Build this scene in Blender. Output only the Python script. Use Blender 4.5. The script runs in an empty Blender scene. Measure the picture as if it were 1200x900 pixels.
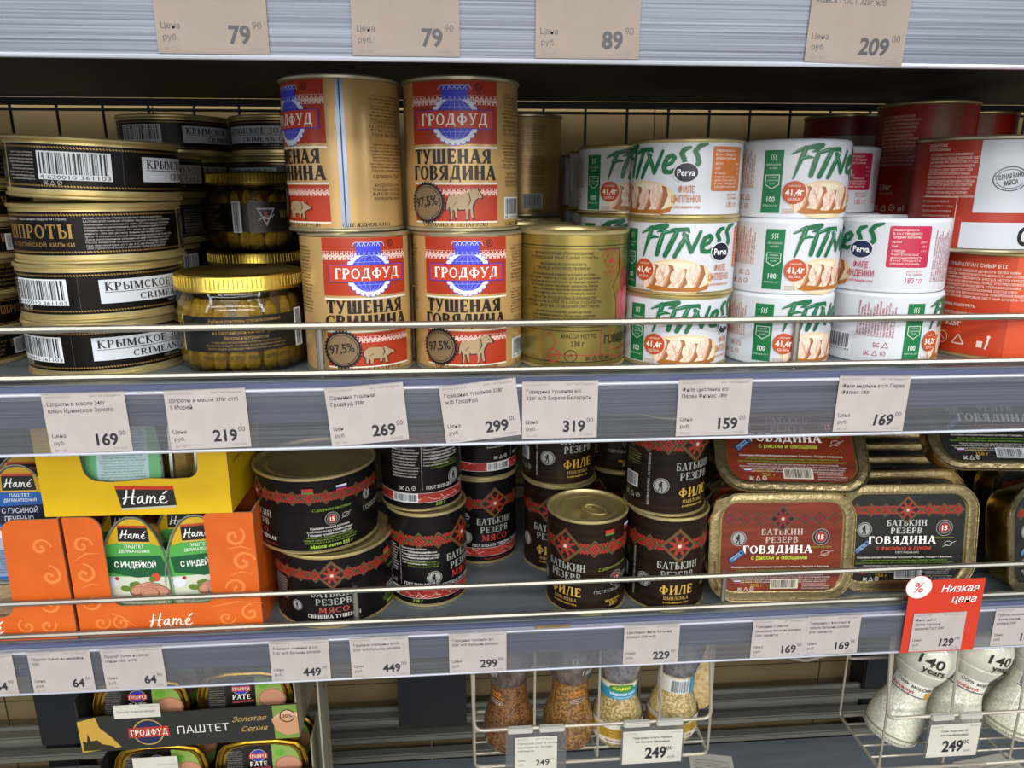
import bpy, bmesh, math, random
from mathutils import Vector, Matrix
R_ = math.radians
random.seed(7)
S = bpy.context.scene
COL = S.collection

# ---------------------------------------------------------------- camera
CAM = Vector((0.0, -0.50, 1.55))
PITCH, YAW, FPX = R_(15.0), R_(4.4), 867.0
FWD = Vector((math.sin(YAW) * math.cos(PITCH), math.cos(YAW) * math.cos(PITCH), -math.sin(PITCH)))
RGT = Vector((math.cos(YAW), -math.sin(YAW), 0.0))
UPV = RGT.cross(FWD)
cd = bpy.data.cameras.new('camera')
cd.sensor_width = 36.0
cd.lens = FPX / 1200.0 * 36.0
cd.clip_start = 0.01
co = bpy.data.objects.new('camera', cd)
COL.objects.link(co)
co.location = CAM
co.rotation_euler = (math.pi / 2 - PITCH, 0, -YAW)
S.camera = co

# ---------------------------------------------------------------- light, exposure
S.view_settings.view_transform = 'Standard'
S.view_settings.look = 'None'
S.view_settings.gamma = 1.0
S.view_settings.exposure = 0.0
W = bpy.data.worlds.new('store_air')
S.world = W
W.use_nodes = True
W.node_tree.nodes['Background'].inputs[0].default_value = (0.80, 0.84, 0.92, 1)
W.node_tree.nodes['Background'].inputs[1].default_value = 0.26


def area(name, loc, aim, sx, sy, power, color=(1, 1, 1)):
    l = bpy.data.lights.new(name, 'AREA')
    l.shape = 'RECTANGLE'
    l.size, l.size_y = sx, sy
    l.energy = power
    l.color = color
    o = bpy.data.objects.new(name, l)
    COL.objects.link(o)
    o.location = loc
    o.rotation_euler = (Vector(aim) - Vector(loc)).to_track_quat('-Z', 'Y').to_euler()
    return o


# rows of ceiling tubes over the aisle, in front of the shelves
area('ceiling_tube_row', (0.1, -2.3, 3.0), (0.1, 0, 1.3), 5.0, 0.30, 50, (1.0, 0.98, 0.95))
area('ceiling_tube_row', (2.3, -1.9, 2.9), (0.2, 0, 1.3), 0.25, 2.6, 34, (0.92, 0.96, 1.0))
area('ceiling_tube_row', (-2.3, -1.9, 2.9), (-0.2, 0, 1.3), 0.25, 2.6, 24, (0.95, 0.97, 1.0))
area('ceiling_tube_row', (0.2, -4.6, 3.0), (0.1, 0, 1.3), 6.0, 0.5, 140, (1.0, 0.99, 0.97))


# added soft fill from the front, no known source, lifts the dark shelf interiors
area('added_interior_fill', (0.3, -5.5, 1.7), (0.1, 0, 1.35), 4.5, 1.6, 55, (1.0, 0.97, 0.92))


# ---------------------------------------------------------------- pixel helpers (measure X or Z of a point at a known depth)
def xat(px, Y, Z):
    k = (px - 600.0) / FPX
    dy, dz = Y - CAM.y, Z - CAM.z
    a = RGT.x - k * FWD.x
    b = k * (FWD.y * dy + FWD.z * dz) - RGT.y * dy
    return CAM.x + b / a


def zat(px, py, Y):
    d = FWD + RGT * ((px - 600.0) / FPX) - UPV * ((py - 450.0) / FPX)
    t = (Y - CAM.y) / d.y
    return (CAM + d * t).z


# ---------------------------------------------------------------- materials
MATS = {}


def hexc(h):
    h = h.lstrip('#')
    c = [int(h[i:i + 2], 16) / 255.0 for i in (0, 2, 4)]
    return tuple((x / 12.92 if x <= 0.04045 else ((x + 0.055) / 1.055) ** 2.4) for x in c) + (1,)


def mat(name, color='#808080', rough=0.4, metal=0.0, noise=None, bump=0.0, coat=0.0, color2=None, scale=(60, 60, 60), spec=0.5,
        detail=3.0, wave=False, lo=0.35, hi=0.65, alpha=None):
    if name in MATS:
        return MATS[name]
    m = bpy.data.materials.new(name)
    m.use_nodes = True
    nt = m.node_tree
    b = nt.nodes['Principled BSDF']
    b.inputs['Base Color'].default_value = hexc(color)
    b.inputs['Roughness'].default_value = rough
    b.inputs['Metallic'].default_value = metal
    b.inputs['Coat Weight'].default_value = coat
    b.inputs['Specular IOR Level'].default_value = spec
    if color2 or bump:
        tc = nt.nodes.new('ShaderNodeTexCoord')
        mp = nt.nodes.new('ShaderNodeMapping')
        mp.inputs['Scale'].default_value = scale
        nz = nt.nodes.new('ShaderNodeTexNoise')
        nz.inputs['Scale'].default_value = 1.0
        nz.inputs['Detail'].default_value = detail
        nt.links.new(tc.outputs['Object'], mp.inputs[0])
        nt.links.new(mp.outputs[0], nz.inputs['Vector'])
        fac = nz.outputs[0]
        if color2:
            cr = nt.nodes.new('ShaderNodeValToRGB')
            cr.color_ramp.elements[0].position = lo
            cr.color_ramp.elements[1].position = hi
            cr.color_ramp.elements[0].color = hexc(color)
            cr.color_ramp.elements[1].color = hexc(color2)
            nt.links.new(fac, cr.inputs[0])
            nt.links.new(cr.outputs[0], b.inputs['Base Color'])
        if bump:
            bp = nt.nodes.new('ShaderNodeBump')
            bp.inputs['Strength'].default_value = bump
            bp.inputs['Distance'].default_value = 0.001
            nt.links.new(fac, bp.inputs['Height'])
            nt.links.new(bp.outputs[0], b.inputs['Normal'])
    if alpha is not None:
        b.inputs['Alpha'].default_value = alpha
    MATS[name] = m
    return m


def ink(color, rough=0.36, metal=0.0):
    return mat('ink_%s_%d_%d' % (color.lstrip('#'), int(rough * 100), int(metal * 100)), color, rough, metal)


M_GOLD = mat('gold_lacquer_tin', '#d6c690', 0.32, 0.72, color2='#c6b47a', scale=(15, 15, 90), bump=0.05)
M_GOLD_DARK = mat('dark_gold_lacquer_tin', '#8f7a40', 0.34, 1.0, color2='#7a6632', scale=(15, 15, 90))
M_GOLDLID = mat('gold_jar_lid', '#c2a84c', 0.35, 1.0)
M_SILVER = mat('silver_tin', '#c9c9c2', 0.28, 1.0)
M_WHITEP = mat('white_plastic', '#dfe3ea', 0.32, coat=0.2)
M_FOIL = mat('gold_foil', '#c6ad70', 0.30, 1.0, color2='#ad9152', scale=(70, 70, 70), bump=0.25)
M_FOIL_RIM = mat('gold_foil_rim', '#d6c496', 0.26, 1.0, color2='#bda774', scale=(220, 220, 220), bump=0.35)
M_SFOIL = mat('silver_foil', '#c4c8cc', 0.25, 1.0, bump=0.15)
M_STEEL = mat('satin_wire', '#a39f94', 0.40, 0.9)
M_WIREW = mat('painted_basket_wire', '#a8a090', 0.35, 0.3)
M_DECK = mat('grey_shelf_paint', '#6a7379', 0.36, 0.0, color2='#60696f', scale=(9, 60, 9))
M_APRON = mat('blue_grey_shelf_front', '#5a6180', 0.40, 0.0, color2='#525873', scale=(3, 3, 200))
M_BLACK = mat('black_shelf_metal', '#15161a', 0.45)
M_UNDER = mat('dark_shelf_underside', '#4a4d52', 0.5)
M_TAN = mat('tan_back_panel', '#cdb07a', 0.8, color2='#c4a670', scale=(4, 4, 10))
M_BASE = mat('grey_green_base_metal', '#65665c', 0.5, color2='#5a5b53', scale=(3, 3, 60))
M_KRAFT = mat('kraft_board', '#a08868', 0.9, color2='#8c7658', scale=(150, 150, 400), bump=0.2)
M_PAPER = mat('tag_paper', '#b3aaa6', 0.75, color2='#aba29e', scale=(40, 40, 40))
M_PAPER_W = mat('white_tag_paper', '#cbc6ba', 0.7, color2='#c2bdb1', scale=(40, 40, 40))


def clear_mat(name, tint, mixv, rough, streak=0.0, haze=(0.30, 0.31, 0.33)):
    m = bpy.data.materials.new(name)
    m.use_nodes = True
    nt = m.node_tree
    nt.nodes.remove(nt.nodes['Principled BSDF'])
    out = nt.nodes['Material Output']
    mx = nt.nodes.new('ShaderNodeMixShader')
    tr = nt.nodes.new('ShaderNodeBsdfTransparent')
    tr.inputs[0].default_value = hexc(tint)
    gl = nt.nodes.new('ShaderNodeBsdfPrincipled')
    gl.inputs['Base Color'].default_value = (*haze, 1)
    gl.inputs['Roughness'].default_value = rough
    mx.inputs[0].default_value = mixv
    nt.links.new(tr.outputs[0], mx.inputs[1])
    nt.links.new(gl.outputs[0], mx.inputs[2])
    nt.links.new(mx.outputs[0], out.inputs[0])
    if streak:
        tc = nt.nodes.new('ShaderNodeTexCoord')
        mp = nt.nodes.new('ShaderNodeMapping')
        mp.inputs['Scale'].default_value = (2.5, 1, 900)
        nz = nt.nodes.new('ShaderNodeTexNoise')
        nz.inputs['Scale'].default_value = 1
        cr = nt.nodes.new('ShaderNodeMapRange')
        cr.inputs[1].default_value = 0.35
        cr.inputs[2].default_value = 0.7
        cr.inputs[3].default_value = mixv - streak
        cr.inputs[4].default_value = mixv + streak
        nt.links.new(tc.outputs['Object'], mp.inputs[0])
        nt.links.new(mp.outputs[0], nz.inputs['Vector'])
        nt.links.new(nz.outputs[0], cr.inputs[0])
        nt.links.new(cr.outputs[0], mx.inputs[0])
        bp = nt.nodes.new('ShaderNodeBump')
        bp.inputs['Strength'].default_value = 0.12
        bp.inputs['Distance'].default_value = 0.001
        nt.links.new(nz.outputs[0], bp.inputs['Height'])
        nt.links.new(bp.outputs[0], gl.inputs['Normal'])
    return m


M_CLEAR = clear_mat('scratched_clear_price_rail', '#e4e5ea', 0.24, 0.28, 0.08, (0.26, 0.27, 0.29))
M_CLEARTOP = clear_mat('lit_scratched_top_rail', '#dcdde2', 0.46, 0.24, 0.20, (0.34, 0.38, 0.46))  # scratched like the other rails; brighter bluish haze paints in the light it catches
M_POUCH = clear_mat('clear_tag_pouch', '#e6e4e0', 0.22, 0.15)


# ---------------------------------------------------------------- object helpers
def link(name, me, parent=None):
    o = bpy.data.objects.new(name, me)
    COL.objects.link(o)
    if parent is not None:
        o.parent = parent
    return o


def bm_obj(name, bm, m, parent=None, smooth=True):
    me = bpy.data.meshes.new(name)
    bm.normal_update()
    bm.to_mesh(me)
    bm.free()
    for x in (m if isinstance(m, (list, tuple)) else [m]):
        me.materials.append(x)
    if smooth:
        me.shade_smooth()
        try:
            me.set_sharp_from_angle(angle=R_(38))
        except Exception:
            pass
    return link(name, me, parent)


def tag(o, label, cat, group=None):
    o['label'] = label
    o['category'] = cat
    if group:
        o['group'] = group
    return o


def struct(o):
    o['kind'] = 'structure'
    return o


def empty(name, loc, rot=(0, 0, 0)):
    o = bpy.data.objects.new(name, None)
    o.empty_display_size = 0.02
    COL.objects.link(o)
    o.location = loc
    o.rotation_euler = rot
    return o


def copy_tree(o, parent=None):
    c = o.copy()
    COL.objects.link(c)
    c.parent = parent
    for ch in list(o.children):
        copy_tree(ch, c)
    return c


def box(bm, x0, x1, y0, y1, z0, z1):
    vs = [bm.verts.new(p) for p in ((x0, y0, z0), (x1, y0, z0), (x1, y1, z0), (x0, y1, z0), (x0, y0, z1), (x1, y0, z1), (x1, y1, z1), (x0, y1, z1))]
    for f in ((0, 3, 2, 1), (4, 5, 6, 7), (0, 1, 5, 4), (1, 2, 6, 5), (2, 3, 7, 6), (3, 0, 4, 7)):
        bm.faces.new([vs[i] for i in f])


def box_obj(name, x0, x1, y0, y1, z0, z1, m, parent=None, bevel=0.0):
    bm = bmesh.new()
    box(bm, x0, x1, y0, y1, z0, z1)
    if bevel:
        bmesh.ops.bevel(bm, geom=list(bm.edges), offset=bevel, segments=2, affect='EDGES')
    return bm_obj(name, bm, m, parent)


def lathe(bm, prof, seg=64):
    """prof: (r, z, material index of the band up to the next point)"""
    rings = []
    for p in prof:
        r, z = p[0], p[1]
        if r < 1e-6:
            rings.append([bm.verts.new((0, 0, z))])
        else:
            rings.append([bm.verts.new((r * math.sin(2 * math.pi * i / seg), -r * math.cos(2 * math.pi * i / seg), z)) for i in range(seg)])
    for k in range(len(rings) - 1):
        a, b = rings[k], rings[k + 1]
        mi = prof[k][2] if len(prof[k]) > 2 else 0
        for i in range(seg):
            j = (i + 1) % seg
            if len(a) == 1 and len(b) == 1:
                continue
            if len(a) == 1:
                f = bm.faces.new((a[0], b[j], b[i]))
            elif len(b) == 1:
                f = bm.faces.new((a[i], a[j], b[0]))
            else:
                f = bm.faces.new((a[i], a[j], b[j], b[i]))
            f.material_index = mi


def tube(bm, pts, r, n=8, cap=True):
    pts = [Vector(p) for p in pts]
    rings = []
    prev = None
    for i, p in enumerate(pts):
        if i == 0:
            d = pts[1] - pts[0]
        elif i == len(pts) - 1:
            d = pts[-1] - pts[-2]
        else:
            d = (pts[i + 1] - p).normalized() + (p - pts[i - 1]).normalized()
        d.normalize()
        if prev is None:
            u = d.orthogonal().normalized()
        else:
            u = (prev - d * prev.dot(d)).normalized()
        prev = u
        v = d.cross(u)
        rings.append([bm.verts.new(p + (u * math.cos(2 * math.pi * k / n) + v * math.sin(2 * math.pi * k / n)) * r) for k in range(n)])
    for a, b in zip(rings, rings[1:]):
        for k in range(n):
            bm.faces.new((a[k], a[(k + 1) % n], b[(k + 1) % n], b[k]))
    if cap:
        bm.faces.new(rings[0][::-1])
        bm.faces.new(rings[-1])


def tube_obj(name, pts, r, m, parent=None, n=8):
    bm = bmesh.new()
    tube(bm, pts, r, n)
    return bm_obj(name, bm, m, parent)


def bend(pts, r=0.012, n=5):
    """round the corners of a polyline"""
    pts = [Vector(p) for p in pts]
    out = [pts[0]]
    for i in range(1, len(pts) - 1):
        a, b, c = pts[i - 1], pts[i], pts[i + 1]
        rr = min(r, (b - a).length * 0.45, (c - b).length * 0.45)
        p = b + (a - b).normalized() * rr
        q = b + (c - b).normalized() * rr
        for k in range(n + 1):
            t = k / n
            out.append((1 - t) ** 2 * p + 2 * t * (1 - t) * b + t * t * q)
    out.append(pts[-1])
    return out


# ---------------------------------------------------------------- flat print kit (all measures in millimetres)
TXT = {}


def text_mesh(body, bold, shear, res):
    key = (body, bold, shear, res)
    if key in TXT:
        return TXT[key]
    c = bpy.data.curves.new('t', 'FONT')
    c.body = body
    c.resolution_u = res
    c.offset = bold
    c.shear = shear
    o = bpy.data.objects.new('t', c)
    COL.objects.link(o)
    bpy.context.view_layer.update()
    m = o.to_mesh()
    vs = [(v.co.x / 0.728, v.co.y / 0.728) for v in m.vertices]
    fs = [tuple(p.vertices) for p in m.polygons]
    o.to_mesh_clear()
    bpy.data.objects.remove(o)
    bpy.data.curves.remove(c)
    if vs:
        x0 = min(v[0] for v in vs)
        x1 = max(v[0] for v in vs)
        vs = [(v[0] - x0, v[1]) for v in vs]
        w = x1 - x0
    else:
        w = 0
    TXT[key] = (vs, fs, w)
    return TXT[key]


# slab letters drawn from strokes: 'l' line, 'a' arc, 's' foot serif centred at x on y
T, H_ = 0.19, 0.085
SLAB = {
    'А': (0.86, [('l', .12, 0, .43, 1, H_), ('l', .43, 1, .72, 0, T), ('l', .2, .32, .62, .32, H_), ('s', .12, 0), ('s', .73, 0)]),
    'Б': (0.74, [('l', .2, 0, .2, 1, T), ('l', .1, .955, .62, .955, H_), ('l', .62, .97, .62, .74, .06), ('l', .2, .55, .4, .55, H_), ('l', .1, .045, .4, .045, H_), ('a', .38, .3, .24, .25, -90, 90, .15)]),
    'В': (0.76, [('l', .2, 0, .2, 1, T), ('l', .1, .955, .4, .955, H_), ('l', .2, .53, .4, .53, H_), ('l', .1, .045, .4, .045, H_), ('a', .38, .75, .2, .21, -90, 90, .15), ('a', .38, .29, .24, .24, -90, 90, .16)]),
    'Г': (0.66, [('l', .2, 0, .2, 1, T), ('l', .1, .955, .6, .955, H_), ('l', .6, .98, .6, .7, .06), ('s', .2, 0)]),
    'Д': (0.88, [('l', .22, .1, .4, 1, H_), ('l', .64, 0.08, .64, 1, T), ('l', .34, .955, .74, .955, H_), ('l', .06, .1, .82, .1, .1), ('l', .09, .1, .09, -.16, .07), ('l', .79, .1, .79, -.16, .07)]),
    'Е': (0.72, [('l', .2, 0, .2, 1, T), ('l', .1, .955, .62, .955, H_), ('l', .2, .51, .52, .51, H_), ('l', .1, .045, .64, .045, H_), ('l', .61, .98, .61, .74, .06), ('l', .63, .02, .63, .27, .06), ('l', .51, .4, .51, .62, .05)]),
    'З': (0.66, [('a', .3, .75, .23, .21, -90, 150, .14), ('a', .3, .28, .26, .25, -150, 90, .15), ('l', .22, .53, .32, .53, .08)]),
    'И': (0.90, [('l', .2, 0, .2, 1, T), ('l', .7, 0, .7, 1, T), ('l', .24, .12, .66, .88, .07), ('s', .2, 0), ('s', .2, 1), ('s', .7, 0), ('s', .7, 1)]),
    'К': (0.84, [('l', .2, 0, .2, 1, T), ('l', .24, .5, .64, 1, .09), ('l', .34, .58, .7, 0, .17), ('s', .2, 0), ('s', .2, 1), ('s', .72, 0), ('s', .64, 1)]),
    'Л': (0.86, [('l', .14, 0, .38, 1, H_), ('l', .66, 0, .66, 1, T), ('l', .3, .955, .76, .955, H_), ('s', .14, 0), ('s', .66, 0)]),
    'М': (1.02, [('l', .17, 0, .17, 1, H_), ('l', .2, 1, .5, .1, T), ('l', .5, .1, .8, 1, .08), ('l', .83, 0, .83, 1, T), ('s', .17, 0), ('s', .83, 0), ('s', .14, 1), ('s', .86, 1)]),
    'Н': (0.88, [('l', .2, 0, .2, 1, T), ('l', .68, 0, .68, 1, T), ('l', .2, .51, .68, .51, H_), ('s', .2, 0), ('s', .2, 1), ('s', .68, 0), ('s', .68, 1)]),
    'О': (0.84, [('a', .42, .5, .30, .45, 0, 360, .15)]),
    'П': (0.88, [('l', .2, 0, .2, 1, T), ('l', .68, 0, .68, 1, T), ('l', .1, .955, .78, .955, H_), ('s', .2, 0), ('s', .68, 0)]),
    'Р': (0.74, [('l', .2, 0, .2, 1, T), ('l', .1, .955, .4, .955, H_), ('l', .2, .45, .4, .45, H_), ('a', .38, .7, .23, .25, -90, 90, .15), ('s', .2, 0)]),
    'С': (0.76, [('a', .43, .5, .31, .45, 45, 315, .15), ('l', .66, .98, .66, .7, .05)]),
    'Т': (0.78, [('l', .39, 0, .39, 1, T), ('l', .06, .955, .72, .955, H_), ('l', .08, .98, .08, .72, .06), ('l', .70, .98, .70, .72, .06), ('s', .39, 0)]),
    'У': (0.80, [('l', .14, 1, .42, .35, .16), ('l', .66, 1, .34, .05, .09), ('l', .18, .06, .36, .06, .12), ('s', .14, 1), ('s', .66, 1)]),
    'Ф': (0.98, [('l', .49, 0, .49, 1, T), ('a', .49, .5, .36, .28, 0, 360, .12), ('s', .49, 0), ('s', .49, 1)]),
    'Ц': (0.92, [('l', .2, 0, .2, 1, T), ('l', .66, 0, .66, 1, T), ('l', .1, .045, .84, .045, H_), ('l', .82, .08, .82, -.18, .07), ('s', .2, 1), ('s', .66, 1)]),
    'Ш': (1.16, [('l', .2, 0, .2, 1, T), ('l', .58, 0, .58, 1, T), ('l', .96, 0, .96, 1, T), ('l', .1, .045, 1.06, .045, H_), ('s', .2, 1), ('s', .58, 1), ('s', .96, 1)]),
    'Ы': (1.02, [('l', .2, 0, .2, 1, T), ('l', .2, .55, .38, .55, H_), ('l', .1, .045, .38, .045, H_), ('a', .36, .3, .22, .25, -90, 90, .15), ('l', .84, 0, .84, 1, T), ('s', .84, 0), ('s', .84, 1), ('s', .2, 1)]),
    'Ь': (0.74, [('l', .2, 0, .2, 1, T), ('l', .2, .55, .4, .55, H_), ('l', .1, .045, .4, .045, H_), ('a', .38, .3, .24, .25, -90, 90, .15), ('s', .2, 1)]),
    'Я': (0.80, [('l', .6, 0, .6, 1, T), ('l', .7, .955, .4, .955, H_), ('l', .6, .47, .4, .47, H_), ('a', .42, .71, .23, .245, 90, 270, .15), ('l', .44, .47, .18, 0, .14), ('s', .6, 0), ('s', .16, 0)]),
    'Ч': (0.80, [('l', .62, 0, .62, 1, T), ('l', .18, 1, .18, .6, T), ('l', .18, .5, .62, .46, .1), ('s', .18, 1), ('s', .62, 1), ('s', .62, 0)]),
    'C': (0.76, [('a', .43, .5, .31, .45, 45, 315, .15), ('l', .66, .98, .66, .7, .05)]),
    'R': (0.84, [('l', .2, 0, .2, 1, T), ('l', .1, .955, .4, .955, H_), ('l', .2, .47, .4, .47, H_), ('a', .38, .71, .22, .245, -90, 90, .15), ('l', .4, .47, .68, 0, .16), ('s', .2, 0), ('s', .7, 0)]),
    'I': (0.46, [('l', .22, 0, .22, 1, T), ('s', .22, 0), ('s', .22, 1)]),
    'N': (0.90, [('l', .2, 0, .2, 1, .08), ('l', .7, 0, .7, 1, .08), ('l', .2, 1, .7, 0, T), ('s', .2, 0), ('s', .16, 1), ('s', .7, 1)]),
    'G': (0.82, [('a', .43, .5, .31, .45, 45, 330, .15), ('l', .68, .05, .68, .42, .14), ('s', .66, .44)]),
    'L': (0.70, [('l', .2, 0, .2, 1, T), ('l', .1, .045, .62, .045, H_), ('l', .62, .02, .62, .28, .06), ('s', .2, 1)]),
    'D': (0.84, [('l', .2, 0, .2, 1, T), ('l', .1, .955, .4, .955, H_), ('l', .1, .045, .4, .045, H_), ('a', .38, .5, .32, .455, -90, 90, .15)]),
    ' ': (0.40, []), '!': (0.4, [('l', .2, .3, .2, 1, .15), ('l', .2, 0, .2, .15, .16)]),
}
for a, b in (('M', 'М'), ('E', 'Е'), ('A', 'А'), ('O', 'О'), ('P', 'Р'), ('T', 'Т'), ('Й', 'И')):
    SLAB[a] = SLAB[b]


class Art:
    """a flat print: coloured pieces in millimetres, later laid on a plane or wrapped round a can"""

    def __init__(s):
        s.V, s.F, s.L, s.C, s.mats = [], [], [], [], []

    def _m(s, color):
        m = color if not isinstance(color, str) else ink(color)
        if m not in s.mats:
            s.mats.append(m)
        return s.mats.index(m)

    def poly(s, pts, color, layer=1):
        a = sum(pts[i][0] * pts[(i + 1) % len(pts)][1] - pts[(i + 1) % len(pts)][0] * pts[i][1] for i in range(len(pts)))
        if a < 0:
            pts = pts[::-1]
        b = len(s.V)
        e = (len(s.F) % 97) * .003
        s.V += [(p[0], p[1], layer + e) for p in pts]
        s.F.append(tuple(range(b, b + len(pts))))
        s.C.append(s._m(color))

    def rect(s, x0, y0, x1, y1, color, layer=1):
        s.poly([(x0, y0), (x1, y0), (x1, y1), (x0, y1)], color, layer)

    def rrect(s, x0, y0, x1, y1, r, color, layer=1, n=5):
        pts = []
        for cx, cy, a0 in ((x1 - r, y0 + r, -90), (x1 - r, y1 - r, 0), (x0 + r, y1 - r, 90), (x0 + r, y0 + r, 180)):
            for k in range(n + 1):
                a = R_(a0 + 90 * k / n)
                pts.append((cx + r * math.cos(a), cy + r * math.sin(a)))
        s.poly(pts, color, layer)

    def ell(s, cx, cy, rx, ry, color, layer=1, n=28, rot=0):
        c, d = math.cos(R_(rot)), math.sin(R_(rot))
        s.poly([(cx + rx * math.cos(t) * c - ry * math.sin(t) * d, cy + rx * math.cos(t) * d + ry * math.sin(t) * c) for t in [2 * math.pi * k / n for k in range(n)]], color, layer)

    def star(s, cx, cy, r1, r2, n, color, layer=1):
        s.poly([(cx + (r1 if k % 2 else r2) * math.sin(math.pi * k / n), cy + (r1 if k % 2 else r2) * math.cos(math.pi * k / n)) for k in range(2 * n)], color, layer)

    def line(s, x0, y0, x1, y1, w, color, layer=1):
        dx, dy = x1 - x0, y1 - y0
        L = math.hypot(dx, dy) or 1e-6
        nx, ny = -dy / L * w / 2, dx / L * w / 2
        s.poly([(x0 + nx, y0 + ny), (x0 - nx, y0 - ny), (x1 - nx, y1 - ny), (x1 + nx, y1 + ny)], color, layer)

    def stroke(s, pts, w, color, layer=1, caps=True):
        ws = w if isinstance(w, (list, tuple)) else [w] * len(pts)
        for i in range(len(pts) - 1):
            (x0, y0), (x1, y1) = pts[i], pts[i + 1]
            dx, dy = x1 - x0, y1 - y0
            L = math.hypot(dx, dy) or 1e-6
            nx, ny = -dy / L / 2, dx / L / 2
            s.poly([(x0 + nx * ws[i], y0 + ny * ws[i]), (x0 - nx * ws[i], y0 - ny * ws[i]), (x1 - nx * ws[i + 1], y1 - ny * ws[i + 1]), (x1 + nx * ws[i + 1], y1 + ny * ws[i + 1])], color, layer)
        if caps:
            for (x, y), q in zip(pts, ws):
                s.ell(x, y, q / 2, q / 2, color, layer, 8)

    def arc(s, cx, cy, rx, ry, a0, a1, w, color, layer=1, n=None):
        n = n or max(6, int(abs(a1 - a0) / 14))
        for k in range(n):
            t0, t1 = R_(a0 + (a1 - a0) * k / n), R_(a0 + (a1 - a0) * (k + 1) / n)
            o, i = (rx + w / 2, ry + w / 2), (rx - w / 2, ry - w / 2)
            s.poly([(cx + o[0] * math.cos(t0), cy + o[1] * math.sin(t0)), (cx + o[0] * math.cos(t1), cy + o[1] * math.sin(t1)), (cx + i[0] * math.cos(t1), cy + i[1] * math.sin(t1)), (cx + i[0] * math.cos(t0), cy + i[1] * math.sin(t0))], color, layer)

    def text(s, body, x, y, h, color, layer=2, al='l', bold=0.0, shear=0.0, w=None, res=1, rot=0, narrow=1.0):
        res = max(res, 3 if h >= 5 else 2 if h >= 2.4 else 1)
        vs, fs, tw = text_mesh(body, bold, shear, res)
        if not vs:
            return 0
        sx = h * narrow
        if w:
            sx = w / tw
        W_ = tw * sx
        ox = {'l': 0, 'c': -W_ / 2, 'r': -W_}[al]
        c, d = math.cos(R_(rot)), math.sin(R_(rot))
        b = len(s.V)
        for v in vs:
            px, py = v[0] * sx + ox, v[1] * h
            s.V.append((x + px * c - py * d, y + px * d + py * c, layer))
        mi = s._m(color)
        for f in fs:
            s.F.append(tuple(b + i for i in f))
            s.C.append(mi)
        return W_

    def slab(s, body, x, y, h, color, layer=2, al='c', w=None, sp=0.03, slant=0.0, weight=1.0):
        tw = sum(SLAB.get(c, SLAB[' '])[0] + sp for c in body) - sp
        sx = (w / tw) if w else h
        W_ = tw * sx
        ox = x + {'l': 0, 'c': -W_ / 2, 'r': -W_}[al]
        for c in body:
            gw, st = SLAB.get(c, SLAB[' '])
            P = lambda px, py: (ox + px * sx + slant * py * h, y + py * h)
            for q in st:
                if q[0] == 'l':
                    _, x0, y0, x1, y1, t = q
                    t *= weight
                    if abs(y1 - y0) > abs(x1 - x0) * 0.8:
                        pts = [(x0 - t / 2, y0), (x0 + t / 2, y0), (x1 + t / 2, y1), (x1 - t / 2, y1)]
                    else:
                        pts = [(x0, y0 - t / 2), (x1, y1 - t / 2), (x1, y1 + t / 2), (x0, y0 + t / 2)]
                    s.poly([P(*p) for p in pts], color, layer)
                elif q[0] == 'a':
                    _, cx, cy, rx, ry, a0, a1, t = q
                    t *= weight
                    n = max(5, int(abs(a1 - a0) / 26))
                    for k in range(n):
                        t0, t1 = R_(a0 + (a1 - a0) * k / n), R_(a0 + (a1 - a0) * (k + 1) / n)
                        o, i = (rx + t / 2, ry + .045), (rx - t / 2, ry - .045)
                        s.poly([P(cx + o[0] * math.cos(t0), cy + o[1] * math.sin(t0)), P(cx + o[0] * math.cos(t1), cy + o[1] * math.sin(t1)), P(cx + i[0] * math.cos(t1), cy + i[1] * math.sin(t1)), P(cx + i[0] * math.cos(t0), cy + i[1] * math.sin(t0))], color, layer)
                else:
                    _, cx, cy = q
                    y0, y1 = (cy - .075, cy) if cy > .5 else (cy, cy + .075)
                    s.poly([P(cx - .15, y0), P(cx + .15, y0), P(cx + .15, y1), P(cx - .15, y1)], color, layer)
            ox += (gw + sp) * sx
        return W_

    def para(s, lines, x, y, h, lead, color, layer=2, al='l', w=None, bold=0.0, jitter=0, res=0):
        for i, t in enumerate(lines):
            s.text(t, x, y - i * lead, h, color, layer, al, bold, 0, w=(w * (0.86 + 0.14 * ((i * 7919) % 5) / 4) if w else None), res=res)

    def barcode(s, x0, y0, x1, y1, seed=1, layer=2, white='#d8dce0', digits=None):
        s.rect(x0, y0, x1, y1, white, layer)
        rnd = random.Random(seed)
        x = x0 + 1.4
        yb = y0 + (1.0 if not digits else (y1 - y0) * 0.2)
        while x < x1 - 2:
            w = rnd.choice((.25, .25, .5, .75)) * (x1 - x0) / 30
            s.rect(x, yb, x + w, y1 - 0.9, '#14141a', layer + 1)
            x += w + rnd.choice((.3, .3, .6, .8)) * (x1 - x0) / 30
        if digits:
            s.text(digits, x0 + 1, y0 + .5, (y1 - y0) * 0.14, '#14141a', layer + 1, w=(x1 - x0) - 2)

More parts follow.
